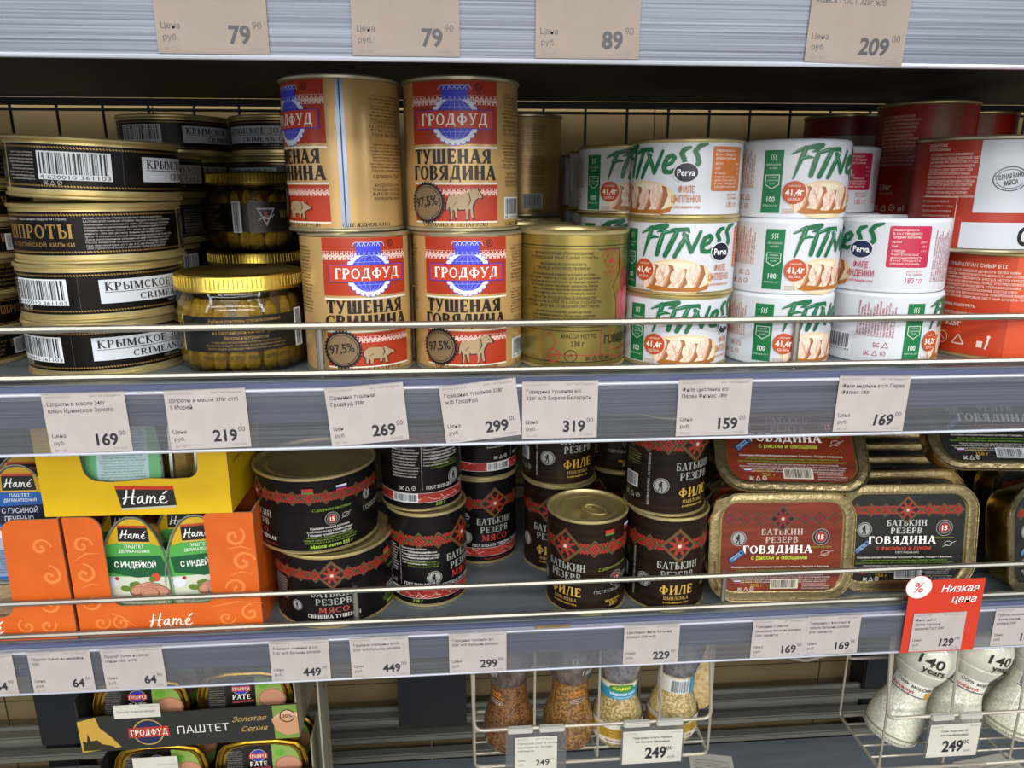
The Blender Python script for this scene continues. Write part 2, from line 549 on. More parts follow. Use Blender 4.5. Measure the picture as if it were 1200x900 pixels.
    def qty_icons(s, x, y, h, color, layer=2, n=4):
        for k in range(n):
            cx = x + k * h * 1.5
            if k % 4 == 0:
                s.text('EAC', cx, y, h * 0.9, color, layer, narrow=0.45, bold=.02)
            elif k % 4 == 1:
                s.stroke([(cx, y), (cx + h * .5, y + h * .95), (cx + h, y), (cx, y)], h * .12, color, layer, caps=False)
            elif k % 4 == 2:
                s.arc(cx + h * .5, y + h * .5, h * .45, h * .45, 0, 360, h * .12, color, layer)
                s.line(cx + h * .3, y + h * .3, cx + h * .7, y + h * .7, h * .12, color, layer)
            else:
                s.rect(cx, y, cx + h * .5, y + h * .6, color, layer)
                s.ell(cx + h * .8, y + h * .8, h * .14, h * .14, color, layer, 8)
                s.line(cx + h * .8, y, cx + h * .75, y + h * .7, h * .16, color, layer)

    def mesh(s, name, R=None, step=0.00010, cut=4.0):
        """plane when R is None: x = u, z = v, facing -Y; else wrapped round the Z axis, u = 0 facing -Y"""
        bm = bmesh.new()
        vs = [bm.verts.new(v) for v in s.V]
        for f, c in zip(s.F, s.C):
            try:
                fc = bm.faces.new([vs[i] for i in f])
                fc.material_index = c
            except ValueError:
                pass
        if R:
            Rm = R * 1000
            x0 = min(v[0] for v in s.V)
            x1 = max(v[0] for v in s.V)
            x = math.ceil(x0 / cut) * cut
            while x < x1:
                bmesh.ops.bisect_plane(bm, geom=list(bm.verts) + list(bm.edges) + list(bm.faces), plane_co=(x, 0, 0), plane_no=(1, 0, 0), dist=1e-5)
                x += cut
            for v in bm.verts:
                u, h, l = v.co
                r = R + (0.6 + l) * step * 1.2
                v.co = (r * math.sin(u / Rm), -r * math.cos(u / Rm), h / 1000)
        else:
            for v in bm.verts:
                u, h, l = v.co
                v.co = (u / 1000, -(l * step), h / 1000)
        me = bpy.data.meshes.new(name)
        bm.normal_update()
        bm.to_mesh(me)
        bm.free()
        for m in s.mats:
            me.materials.append(m)
        if R:
            me.shade_smooth()
        return me


WORDS = ('состав мясо говядины лук репчатый соль поваренная пищевая перец чёрный лавровый лист жир хранить при температуре от 0 до 20 С и '
         'относительной влажности воздуха не более 75 % срок годности 3 года дату изготовления смотри на крышке после вскрытия хранить '
         'не более суток пищевая ценность белки жиры углеводы энергетическая ценность изготовитель республика беларусь масса нетто продукт готов '
         'к употреблению перед употреблением рекомендуется разогреть стерилизованные консервы допускается наличие').split()


def words(n, chars, seed=0, upper=False):
    rnd = random.Random(seed)
    out = []
    i = rnd.randrange(len(WORDS))
    for _ in range(n):
        t = ''
        while len(t) < chars:
            t += WORDS[i % len(WORDS)] + ' '
            i += 1
        out.append((t.strip().upper() if upper else t.strip().capitalize()))
    return out


# ---------------------------------------------------------------- label designs
def zigzag(a, x0, x1, y0, y1, color, layer, pitch=3.2):
    h = y1 - y0
    n = int((x1 - x0) / pitch)
    p = (x1 - x0) / n
    for k in range(n):
        xa = x0 + k * p
        for off, w in ((0.30, .18), (0.62, .12)):
            a.stroke([(xa, y0 + h * (off - .22)), (xa + p / 2, y0 + h * (off + .22)), (xa + p, y0 + h * (off - .22))], h * w, color, layer, caps=False)
        a.rect(xa + p * .1, y0, xa + p * .35, y0 + h * .08, color, layer)
        a.rect(xa + p * .6, y0, xa + p * .85, y0 + h * .08, color, layer)
        a.rect(xa + p * .1, y1 - h * .08, xa + p * .35, y1, color, layer)
        a.rect(xa + p * .6, y1 - h * .08, xa + p * .85, y1, color, layer)


COW = [(0, .28), (.02, .55), (.06, .70), (.16, .78), (.30, .76), (.48, .82), (.58, .88), (.66, .98), (.70, .92), (.80, .95), (.86, 1.02), (.88, .92), (.93, .84), (1.0, .70),
       (.97, .66), (.86, .67), (.80, .60), (.74, .46), (.72, .36), (.74, .10), (.76, 0), (.70, 0), (.67, .12), (.66, .30), (.62, .30), (.60, .18), (.58, -.04), (.53, -.04), (.55, .16),
       (.52, .30), (.36, .28), (.30, .34), (.29, .14), (.31, .0), (.25, 0), (.24, .14), (.22, .28), (.16, .26), (.17, .12), (.15, -.03), (.10, -.03), (.12, .14), (.10, .34), (.07, .42), (.05, .30)]
PIG = [(.0, .50), (.02, .70), (.10, .84), (.28, .92), (.46, .90), (.62, .86), (.70, .94), (.76, .82), (.88, .72), (1.0, .62), (1.0, .52), (.88, .48), (.80, .40), (.74, .34), (.76, .10), (.78, 0), (.68, 0),
       (.66, .26), (.58, .24), (.57, .06), (.50, .06), (.50, .26), (.30, .26), (.28, .08), (.30, 0), (.20, 0), (.20, .22), (.14, .28), (.13, .04), (.06, .04), (.07, .3)]


def silhouette(a, P, x, y, w, h, fill, dark, layer):
    pts = [(x + p[0] * w, y + p[1] * h) for p in P]
    a.poly([(px + (0.02 * w if px > x + w / 2 else -0.012 * w), py - 0.012 * h) for px, py in pts], dark, layer)
    a.poly([((px - x - w / 2) * .95 + x + w / 2, (py - y - h / 2) * .95 + y + h / 2 + .015 * h) for px, py in pts], fill, layer + 1)
    a.stroke([(x + w * .62, y + h * .84), (x + w * .66, y + h * .60), (x + w * .58, y + h * .42)], [.5, .8, .3], dark, layer + 2)
    a.stroke([(x + w * .2, y + h * .42), (x + w * .3, y + h * .56)], [.3, .5], dark, layer + 2)
    a.ell(x + w * .86, y + h * .8, .45, .45, dark, layer + 2, 6)


def globe_emblem(a, cx, cy, r, layer):
    blue, white = '#3a3fd0', '#dfe6f2'
    for k in range(26):
        t = 2 * math.pi * k / 26
        a.ell(cx + r * 1.12 * math.cos(t), cy + r * 1.12 * math.sin(t), r * .16, r * .16, blue, layer, 10)
    for k in range(26):
        t = 2 * math.pi * k / 26
        a.ell(cx + r * 1.12 * math.cos(t), cy + r * 1.12 * math.sin(t), r * .13, r * .13, white, layer + 1, 10)
    a.ell(cx, cy, r * 1.13, r * 1.13, white, layer + 1)
    a.ell(cx, cy, r * .98, r * .98, blue, layer + 2)
    for q in (.35, .72):
        a.arc(cx, cy, r * .98 * q, r * .96, 0, 360, .2, '#b9c2f0', layer + 3)
    a.line(cx, cy - r * .96, cx, cy + r * .96, .2, '#b9c2f0', layer + 3)
    for q in (-.6, -.3, .0, .3, .6):
        w = math.sqrt(1 - q * q) * r * .96
        a.line(cx - w, cy + q * r, cx + w, cy + q * r, .18, '#b9c2f0', layer + 3)
    a.poly([(cx - r * .62, cy + r * .95), (cx + r * .62, cy + r * .95), (cx + r * .70, cy + r * 1.62), (cx - r * .70, cy + r * 1.62)], blue, layer + 4)
    for k in range(6):
        x = cx - r * .62 + k * r * .25
        a.arc(x, cy + r * 1.3, r * .22, r * .32, 20, 160, .3, white, layer + 5)
        a.arc(x, cy + r * 1.2, r * .18, r * .28, 200, 340, .3, '#a9b4ee', layer + 5)


def meat_label(kind):
    a = Art()
    tan = mat('tan_lacquered_label', '#c6a26a', 0.28, 0.25, color2='#bf9a60', scale=(8, 8, 12))
    red, white, blk = '#a83216', '#e6e2d8', '#1c1512'
    C_ = 2 * math.pi * 40.5
    a.rect(-C_ / 2, 3.2, C_ / 2, 97.8, tan, 0)
    W0 = 31.5
    a.rect(-W0, 57.8, W0, 97.6, red, 1)
    zigzag(a, -W0, W0, 82.5, 88.5, '#e8c9bd', 2)
    globe_emblem(a, 1.6, 73.2, 13.2, 2)
    a.rect(-26.5, 67.2, 27.5, 79.4, '#3a3fb0', 8)
    a.rect(-25.8, 67.8, 26.8, 78.8, '#c23a1e', 9)
    a.slab('ГРОДФУД', .5, 69.6, 7.4, '#f2efe8', 10, w=46)
    a.arc(17.5, 93.5, 2.2, 2.2, 0, 360, .5, blk, 3)
    a.text('R', 17.5, 92.3, 2.4, blk, 3, 'c')
    a.rect(-W0, 55.0, W0, 56.1, white, 1)
    a.slab('ТУШЕНАЯ', -2, 45.2, 9.2, blk, 2, w=57, weight=1.5)
    a.slab('ГОВЯДИНА' if kind == 'beef' else 'СВИНИНА', -1, 34.4, 9.6, blk, 2, w=62, weight=1.5)
    a.rect(-W0, 31.8, W0, 32.8, white, 1)
    a.rect(-W0, 7.2, W0, 31.2, red, 1)
    zigzag(a, -W0, W0, 24.2, 29.0, '#e8c9bd', 2)
    a.rect(-W0, 6.0, W0, 6.9, white, 1)
    silhouette(a, COW if kind == 'beef' else PIG, -6, 8.4, 26 if kind == 'beef' else 24, 21 if kind == 'beef' else 13.5, '#a58d6c', '#2a1c16', 3)
    a.star(-20, 19.5, 14.4, 12.9, 34, '#1c1714', 6)
    a.ell(-20, 19.5, 11.6, 11.6, '#8a7250', 7)
    a.ell(-20, 19.5, 11.0, 11.0, '#1c1714', 8)
    a.ell(-20, 19.5, 10.4, 10.4, '#7a6547', 9)
    a.text('97,5%', -20, 17.2, 6.6, '#1c1714', 10, 'c', bold=.02, w=18, rot=8)
    a.slab('СДЕЛАНО В БЕЛАРУСИ!', 0, 1.6 + 1.9, 2.6, '#3a2414', 1, w=48)
    a.slab('СДЕЛАНО', 50, 1.6 + 1.9, 2.6, '#3a2414', 1, w=22)
    xb = 50.0
    if kind == 'beef':
        a.barcode(xb - 12, 8, xb + 10, 23, 4, digits='4811548000624')
        a.para(words(8, 26, 1), xb, 90, 1.5, 2.1, '#4a331c', 1, 'c', w=26)
        a.para(words(4, 20, 2, True), xb, 72, 1.9, 2.6, '#4a331c', 1, 'c', w=27)
        a.para(words(9, 26, 3), xb, 59, 1.4, 2.1, '#4a331c', 1, 'c', w=27)
        a.para(words(4, 18, 5, True), xb, 38, 1.8, 2.6, '#4a331c', 1, 'c', w=22)
    else:
        a.rect(38.5, 3.2, 44.2, 97.8, mat('bare_tin_seam', '#8a94a8', 0.3, 0.9), 1)
        a.rect(41.0, 3.2, 41.9, 97.8, '#232938', 2)
        xc = 76
        a.para(words(8, 26, 1), xc, 88, 1.5, 2.1, '#4a331c', 1, 'c', w=30)
        a.para(['СТЕРИЛИЗОВАННЫЕ', 'КЕСЕКТЕП КОНСЕРВІ', 'ТУ BY 590672157', 'ТАУАР ӨНДІРУШІ'], xc, 71, 2.0, 2.7, '#4a331c', 1, 'c', w=30)
        a.para(words(9, 26, 3), xc, 57, 1.4, 2.1, '#4a331c', 1, 'c', w=32)
        a.text('салмағы 338 г', xc, 35.5, 3.2, '#4a331c', 1, 'c', w=28)
        a.para(['ӨНДІРІЛГЕН КҮНІ', 'ТУЫНДЫ КЕПІЛДІК', 'МЕРЗІМІ', 'ЖАРАМДЫЛЫҚ МЕРЗІМІ'], xc, 30, 2.0, 2.9, '#4a331c', 1, 'c', w=30)
        a.slab('СДЕЛАНО', 62, 3.5, 2.6, '#3a2414', 1, w=26)
    # the far side
    a.para(words(20, 26, 9), -62, 90, 1.5, 2.4, '#4a331c', 1, 'c', w=38)
    return a.mesh('label', 0.0405)


GOLDINK = mat('gold_ink', '#a8854a', 0.35, 0.6)


def rope(a, x0, x1, y, h, layer=1):
    n = int((x1 - x0) / 1.9)
    p = (x1 - x0) / n
    for k in range(n):
        x = x0 + k * p
        a.poly([(x, y + h * .7), (x + p * .55, y), (x + p * .95, y + h * .3), (x + p * .4, y + h)], GOLDINK, layer)


def sprat_label():
    a = Art()
    base = mat('black_brown_print', '#0b0908', 0.30, color2='#110e0c', scale=(20, 20, 200), spec=.2)
    a.rect(0 - 30, 6.0, 316, 34.6, base, 0)
    rope(a, -30, 316, 31.8, 1.5)
    rope(a, -30, 316, 7.4, 1.5)
    a.barcode(0, 12.2, 45, 30.2, 11, digits='4 630010 361103')
    a.qty_icons(3, 8.9, 3.0, '#b9b6b0', 1, 3)
    a.para(words(9, 24, 4), -3, 28.4, 1.2, 2.1, '#b9b6b0', 1, 'r', w=24)
    a.rect(52, 6, 52.2, 34.6, '#55504a', 1)
    a.rect(65, 12.8, 157, 29.2, '#cdd2da', 1)
    a.slab('КРЫМСКОЕ ЗОЛОТО', 68, 21.6, 5.6, '#17130f', 2, al='l', w=86)
    a.rect(68, 20.3, 154, 20.7, '#17130f', 2)
    a.slab('CRIMEAN GOLD', 90, 14.2, 4.4, '#17130f', 2, al='l', w=60)
    a.text('ГОСТ 280-2009', 113, 9.8, 1.8, '#b9b6b0', 1)
    a.text('Масса нетто 240 г.   Масса основного продукта 168 г. (тушки)', 180, 29.2, 1.7, '#b9b6b0', 1, w=54)
    a.slab('ШПРОТЫ', 182, 17.2, 9.2, GOLDINK, 1, al='l', w=55)
    a.text('из балтийской кильки', 183, 11.8, 3.6, GOLDINK, 1, w=54)
    L = ['РЫБНЫЕ КОНСЕРВЫ СТЕРИЛИЗОВАННЫЕ. ШПРОТЫ В МАСЛЕ ИЗ', 'БАЛТИЙСКОЙ КИЛЬКИ (ТУШКИ). Продукт готов к употреблению.',
         'Произведено из мороженого сырья. Состав: килька балтийская', '(тушки), масло растительное, соль. Пищевая ценность в 100 г',
         '(средние значения): белки - 17 г, жиры - 32 г, энергетическая', 'ценность - 1496 кДж (356 ккал). Хранить при температуре от 0',
         'до 20°С и относительной влажности воздуха не более 75%.', 'Дата изготовления указана на дне или крышке банки.',
         'После вскрытия потребительской упаковки хранить', 'при температуре от 0 до 6°С не более 24 часов.', 'СРОК ГОДНОСТИ НЕ БОЛЕЕ 36 МЕСЯЦЕВ С ДАТЫ ИЗГОТОВЛЕНИЯ']
    a.para(L, 244, 29.6, 1.25, 1.98, '#b9b6b0', 1, 'l', w=62)
    return a.mesh('label', 0.0555)


def thin_tin_label():
    a = Art()
    C_ = math.pi * 100
    base = mat('black_brown_print', '#1d1a19')
    a.rect(-C_ / 2, 3.6, C_ / 2, 23, base, 0)
    for x0 in (-130, -60, 10, 80):
        a.para(words(5, 22, x0 + 200), x0, 19.6, 1.6, 3.1, GOLDINK, 1, 'l', w=42)
        a.slab('ШПРОТЫ', x0 + 45, 12, 6, GOLDINK, 1, al='l', w=22)
    a.barcode(-12, 6, 6, 18, 5)
    a.rect(-C_ / 2, 21.5, C_ / 2, 22, GOLDINK, 1)
    a.rect(-C_ / 2, 4.4, C_ / 2, 4.9, GOLDINK, 1)
    return a.mesh('label', 0.050)


BRUSH = '#14663f'
FIT = [
    ([(300, 105), (292, 140), (276, 190), (262, 245)], [16, 15, 10, 5]), ([(252, 130), (290, 108), (340, 97), (368, 92), (345, 116), (328, 122)], [5, 12, 15, 14, 10, 4]), ([(284, 152), (312, 146), (332, 148)], [12, 10, 5]),
    ([(352, 138), (340, 180), (330, 232)], [13, 16, 14]), ([(352, 128), (400, 112), (455, 108), (462, 122)], [9, 13, 12, 5]), ([(412, 118), (392, 170), (366, 236)], [13, 16, 15]),
    ([(452, 138), (432, 180), (406, 240)], [12, 15, 12]), ([(440, 130), (458, 170), (474, 216)], [12, 13, 13]), ([(474, 216), (494, 165), (510, 118)], [13, 12, 9]),
    ([(520, 190), (550, 172), (562, 150), (550, 138), (530, 150), (518, 185), (522, 212), (545, 216), (572, 196)], [8, 11, 12, 12, 14, 15, 14, 12, 5]),
    ([(622, 104), (600, 112), (588, 132), (600, 156), (604, 182), (588, 206), (566, 218), (552, 210)], [9, 14, 14, 13, 14, 13, 11, 5]),
    ([(690, 88), (660, 98), (642, 120), (654, 146), (660, 172), (640, 198), (614, 212)], [8, 14, 14, 13, 14, 12, 5]),
]


def fitness_word(a, x0, y0, w, h, color, layer):
    sx, sy = w / 440.0, h / 160.0
    for pts, ws in FIT:
        a.stroke([(x0 + (p[0] - 250) * sx, y0 + (248 - p[1]) * sy) for p in pts], [q * sx * 1.4 for q in ws], color, layer)
    for pts, ws in FIT[:8]:
        p0, p1 = pts[0], pts[1]
        a.stroke([(x0 + (p0[0] - 252 + 2) * sx, y0 + (250 - p0[1]) * sy), (x0 + (p1[0] - 252) * sx, y0 + (250 - p1[1]) * sy)], .22, '#8fc2a4', layer + 1, caps=False)


def fillets(a, x0, y0, w, h, layer, bread=('#dfc79c', '#e6d3b0', '#ecdfc6')):
    for k, c in enumerate(bread):
        q = 1 - k * .09
        a.ell(x0 + w * .5, y0 + h * .42, w * .60 * q, h * .56 * q, c, layer + k, 30)
    n = 4
    for k in range(n):
        cx = x0 + w * (.12 + .235 * k)
        s_ = h * (.82 + .08 * math.sin(k * 2.1 + .6))
        w_ = w * .155
        side = [(cx - w_ * .1, y0 + s_ * .98), (cx + w_ * .75, y0 + s_ * .92), (cx + w_ * 1.0, y0 + s_ * .62), (cx + w_ * .62, y0 + s_ * .28), (cx + w_ * .05, y0 + h * .02), (cx - w_ * .4, y0 + h * .05)]
        a.poly(side, '#9c6440', layer + 3)
        a.poly([(p[0] - w_ * .1, p[1]) for p in side[:1]] + [(cx + w_ * .55, y0 + s_ * .86), (cx + w_ * .45, y0 + s_ * .55), (cx + w_ * .1, y0 + h * .15), (cx - w_ * .5, y0 + h * .10)], '#c48c68', layer + 4)
        face = [(cx - w_ * .9, y0 + s_ * .78), (cx - w_ * .35, y0 + s_ * 1.0), (cx + w_ * .28, y0 + s_ * .98), (cx + w_ * .42, y0 + s_ * .74), (cx + w_ * .12, y0 + s_ * .42), (cx - w_ * .25, y0 + h * .06), (cx - w_ * .72, y0 + h * .02), (cx - w_ * .82, y0 + s_ * .34), (cx - w_ * 1.02, y0 + s_ * .52)]
        a.poly(face, mat('poached_fillet_print', '#e2c0a8', 0.4, color2='#f0dccb', scale=(500, 500, 260), detail=4, lo=.4, hi=.6), layer + 5)
        rr = random.Random(k)
        for j in range(7):
            a.line(cx - w_ * (.7 - rr.random() * .9), y0 + s_ * rr.uniform(.2, .9), cx - w_ * (.6 - rr.random() * .8), y0 + s_ * rr.uniform(.2, .9), .3, '#cf9f86', layer + 6)


def fitness_label(kind):
    """kind: chicken on a gold-rimmed tin, chicken_white and turkey on white tins"""
    a = Art()
    Rm = 43.0 if kind == 'turkey' else 40.2
    C_ = 2 * math.pi * Rm
    acc = '#b81e46' if kind == 'turkey' else '#bf6a2c'
    white = mat('white_coated_label', '#d2d6dc', 0.30, coat=0.15, color2='#cdd1d8', scale=(10, 10, 10))
    a.rect(-C_ / 2, 3.0, C_ / 2, 51.6, white, 0)
    fitness_word(a, -30, 27, 74, 23.5, BRUSH, 6)
    a.rect(-49, 3.6, -35.5, 47, '#14703f', 1)
    for k in range(3):
        a.stroke([(-44.4 + k * 1.7, 40), (-43.6 + k * 1.7, 41.4), (-44.4 + k * 1.7, 42.8), (-43.6 + k * 1.7, 44.2)], .5, '#cfe4d4', 2, caps=False)
    for k in range(2):
        a.text(('ПРИГОТОВЛЕНО', 'НА ПАРУ')[k], -42.2, 36.4 - k * 2.4, 1.3, '#cfe4d4', 2, 'c', w=(10, 6)[k], res=0)
    a.stroke([(-47, 30), (-47, 23.5), (-42.2, 20.4), (-37.4, 23.5), (-37.4, 30), (-47, 30)], .5, '#cfe4d4', 2, caps=False)
    for k in range(3):
        a.text(('С НИЗКИМ', 'СОДЕРЖАНИЕМ', 'СОЛИ')[k], -42.2, 27.8 - k * 2.1, 1.1, '#cfe4d4', 2, 'c', w=(6, 8, 4)[k], res=0)
    a.text('100', -42.2, 11.4, 4.0, '#e4efe6', 2, 'c', narrow=.8, bold=.01)
    a.text('ККАЛ НА 100 Г', -42.2, 8.2, 1.3, '#cfe4d4', 2, 'c', w=10.5, res=0)
    fillets(a, -26, 3.2, 46, 23.5, 1)
    a.poly([(-24, 4.6), (-18, 3.3), (14, 3.3), (21, 5.0), (22, 8.5), (16, 6.5), (-4, 5.6), (-20, 7.6)], '#a8671f' if kind != 'chicken' or True else '#a8671f', 8)
    a.ell(-26.5, 18, 7.9, 7.9, '#b8481f', 9)
    a.text('41,4г' if kind != 'turkey' else '34,2г', -26.5, 15.9, 4.4, '#f4e8dc', 10, 'c', bold=.03, w=12)
    a.text('В ОДНОЙ БАНКЕ', -26.5, 22, 1.2, '#f4e8dc', 10, 'c', w=8, res=0)
    a.text('БЕЛКА', -26.5, 12.4, 1.8, '#f4e8dc', 10, 'c', w=8, res=0)
    for i in range(3):
        a.rect(-33.5, 6.2 - i * 1.2, -26, 6.5 - i * 1.2, '#c58a3a', 9)
    a.ell(30.6, 31.5, 8.6, 6.9, '#e8eaee', 8)
    a.ell(30.6, 31.5, 8.0, 6.3, '#1a2348' if kind == 'turkey' else '#1b1a2c', 9)
    a.text('Perva', 30.6, 29.4, 4.6, '#eef0f4', 10, 'c', bold=.02, w=12)
    tx = 31.5
    a.text('ФИЛЕ', tx, 18.0, 4.6, acc, 8, 'c', bold=.01, w=11)
    a.text('ИНДЕЙКИ' if kind == 'turkey' else 'ЦЫПЛЕНКА', tx, 11.4, 5.0, acc, 8, 'c', bold=.01, w=20)
    a.text('в собственном соку', tx, 7.4, 2.0, acc, 8, 'c', w=20, bold=.01)
    a.rrect(48.5, 19, 78, 49, 1.6, acc, 1)
    a.para(['ПИЩЕВАЯ ЦЕННОСТЬ', 'В 100 Г ПРОДУКТА', '(СРЕДНИЕ ЗНАЧЕНИЯ)'], 51, 45.4, 1.5, 2.6, '#f2e4dc', 2, 'l', w=20, bold=.01)
    for k, (u, v) in enumerate((('БЕЛКИ', '23,0 г'), ('ЖИР', '1,5 г'), ('УГЛЕВОДЫ', '0,1 г'))):
        a.text(u, 51, 36.8 - k * 3.2, 1.5, '#f2e4dc', 2, w=(6, 4, 9)[k])
        a.text(v, 75.5, 36.8 - k * 3.2, 1.5, '#f2e4dc', 2, 'r')
    a.para(['ЭНЕРГЕТИЧЕСКАЯ', 'ЦЕННОСТЬ/КАЛОРИЙНОСТЬ', 'В 100 Г ПРОДУКТА', '(СРЕДНИЕ ЗНАЧЕНИЯ)'], 51, 27.8, 1.3, 2.2, '#f2e4dc', 2, 'l', w=22)
    a.text('МАССА НЕТТО', 63, 15.6, 1.6, acc, 1, 'l', w=12, res=0)
    a.text('ТАЗА САЛМАҒЫ', 63, 13.2, 1.6, acc, 1, 'l', w=12, res=0)
    a.text('180 г/г', 63, 7.4, 4.4, acc, 1, 'l', w=13)
    # vertical small print to the left of the green strip
    side = '#b06a1c' if kind != 'turkey' else '#a03048'
    for k in range(13):
        a.text(words(1, 24, k + 3)[0], -82 + k * 2.1, 21, 1.5, side, 1, 'l', w=27 - (k * 5) % 7, rot=90, res=0, bold=.02)
        a.text(words(1, 34, k + 53)[0], 84 + k * 2.1, 8, 1.5, side, 1, 'l', w=38 - (k * 5) % 7, rot=90, res=0, bold=.02)
    a.qty_icons(-70, 13, 4.2, side, 1, 2)
    a.qty_icons(-76, 6.5, 3.8, side, 1, 3)
    if kind == 'turkey':
        a.barcode(-118, 7, -86, 22, 8, white='#dde1e6', digits='4605042830288')
    return a.mesh('label', Rm / 1000)


def beryoza_label():
    a = Art()
    C_ = 2 * math.pi * 40.5
    base = mat('gold_printed_tin', '#a3924e', 0.30, 0.75, color2='#958344', scale=(12, 12, 30))
    ik, rd = '#2b2412', '#9c2f2a'
    a.rect(-C_ / 2, 3.0, C_ / 2, 97.6, base, 0)
    for y in (90.5, 6.4):
        a.rect(-C_ / 2, y, C_ / 2, y + .7, ik, 1)
    a.rect(-C_ / 2, 88.6, C_ / 2, 88.9, ik, 1)
    a.para(['МЯСНЫЕ КУСКОВЫЕ СТЕРИЛИЗОВАННЫЕ', 'ТУШЕНАЯ ВЫСШИЙ СОРТ»'], -16, 84.6, 2.0, 3.0, ik, 1, 'c', w=52, bold=.02)
    a.para(['РЕКОМЕНДУЕТСЯ РАЗОГРЕТЬ', 'ПЕРЕД УПОТРЕБЛЕНИЕМ'], -16, 77, 1.8, 2.8, ik, 1, 'c', w=40, bold=.02)
    a.para(words(6, 38, 21), -16, 70, 1.9, 2.7, ik, 1, 'c', w=56, bold=.015)
    a.para(words(3, 34, 22, True), -16, 53, 2.0, 3.0, ik, 1, 'c', w=58, bold=.02)
    a.para(words(4, 38, 23), -16, 43, 1.9, 2.7, ik, 1, 'c', w=50, bold=.015)
    a.rect(-50, 32.6, 20, 33.0, ik, 1)
    a.ell(21, 80, 6.0, 5.2, rd, 1)
    for k in range(7):
        t = 2 * math.pi * k / 7
        a.ell(21 + 4 * math.cos(t), 80 + 3.4 * math.sin(t), 2.0, 1.7, base, 2, 8)
    a.arc(21, 80, 8.2, 8.2, 20, 160, .8, rd, 1)
    a.text('БЕРЕЗА', 21, 71, 2.2, rd, 1, 'c', w=12)
    a.stroke([(10, 88), (30, 88), (31, 72), (24, 62), (28, 50), (29, 33)], .6, ik, 1)
    a.poly([(30, 33), (28, 50), (30, 58), (46, 58), (46, 33)], '#a44a50', 1)
    a.ell(40, 64, 7, 9, '#8a2a30', 1)
    a.ell(47, 80, 6, 7, '#4d6a38', 1)
    a.ell(44, 50, 8, 10, '#b8606a', 2)
    a.slab('ГОСТ', 42, 84, 4.6, '#3d5a30', 3, w=13)
    a.rect(-50, 29.6, 13, 30.2, ik, 1)
    a.stroke([(-22, 12), (14, 12)], .7, rd, 1)
    a.stroke([(-26, 13.8), (-20, 21), (-26, 29)], .7, rd, 1)
    a.stroke([(14, 31), (14, 11), (26, 11), (26, 8.5), (48, 8.5)], .7, rd, 1)
    a.text('МАССА НЕТТО', -3, 24.6, 3.2, ik, 2, 'c', w=26, bold=.02)
    a.text('338 г', -4, 18.6, 4.0, ik, 2, 'c', w=10, bold=.02)
    a.text('ГОВЯДИНА', 17, 19.5, 6.2, ik, 2, 'l', w=36, bold=.03)
    a.text('консервы мясные', 24, 13.6, 2.2, rd, 2, 'l', w=22)
    a.arc(-22, 9.0 + 2.4, 4.6, 4.6, 0, 360, .8, rd, 3)
    a.text('ГОСТ', -22, 10.4, 2.2, rd, 3, 'c', w=6)
    a.arc(-9, 11.4, 4.4, 4.4, 0, 360, .6, ik, 3)
    a.stroke([(-10.5, 10), (-9, 13), (-7.5, 10)], .4, ik, 3)
    a.qty_icons(2, 8, 3.6, ik, 3, 4)
    return a.mesh('label', 0.0405)


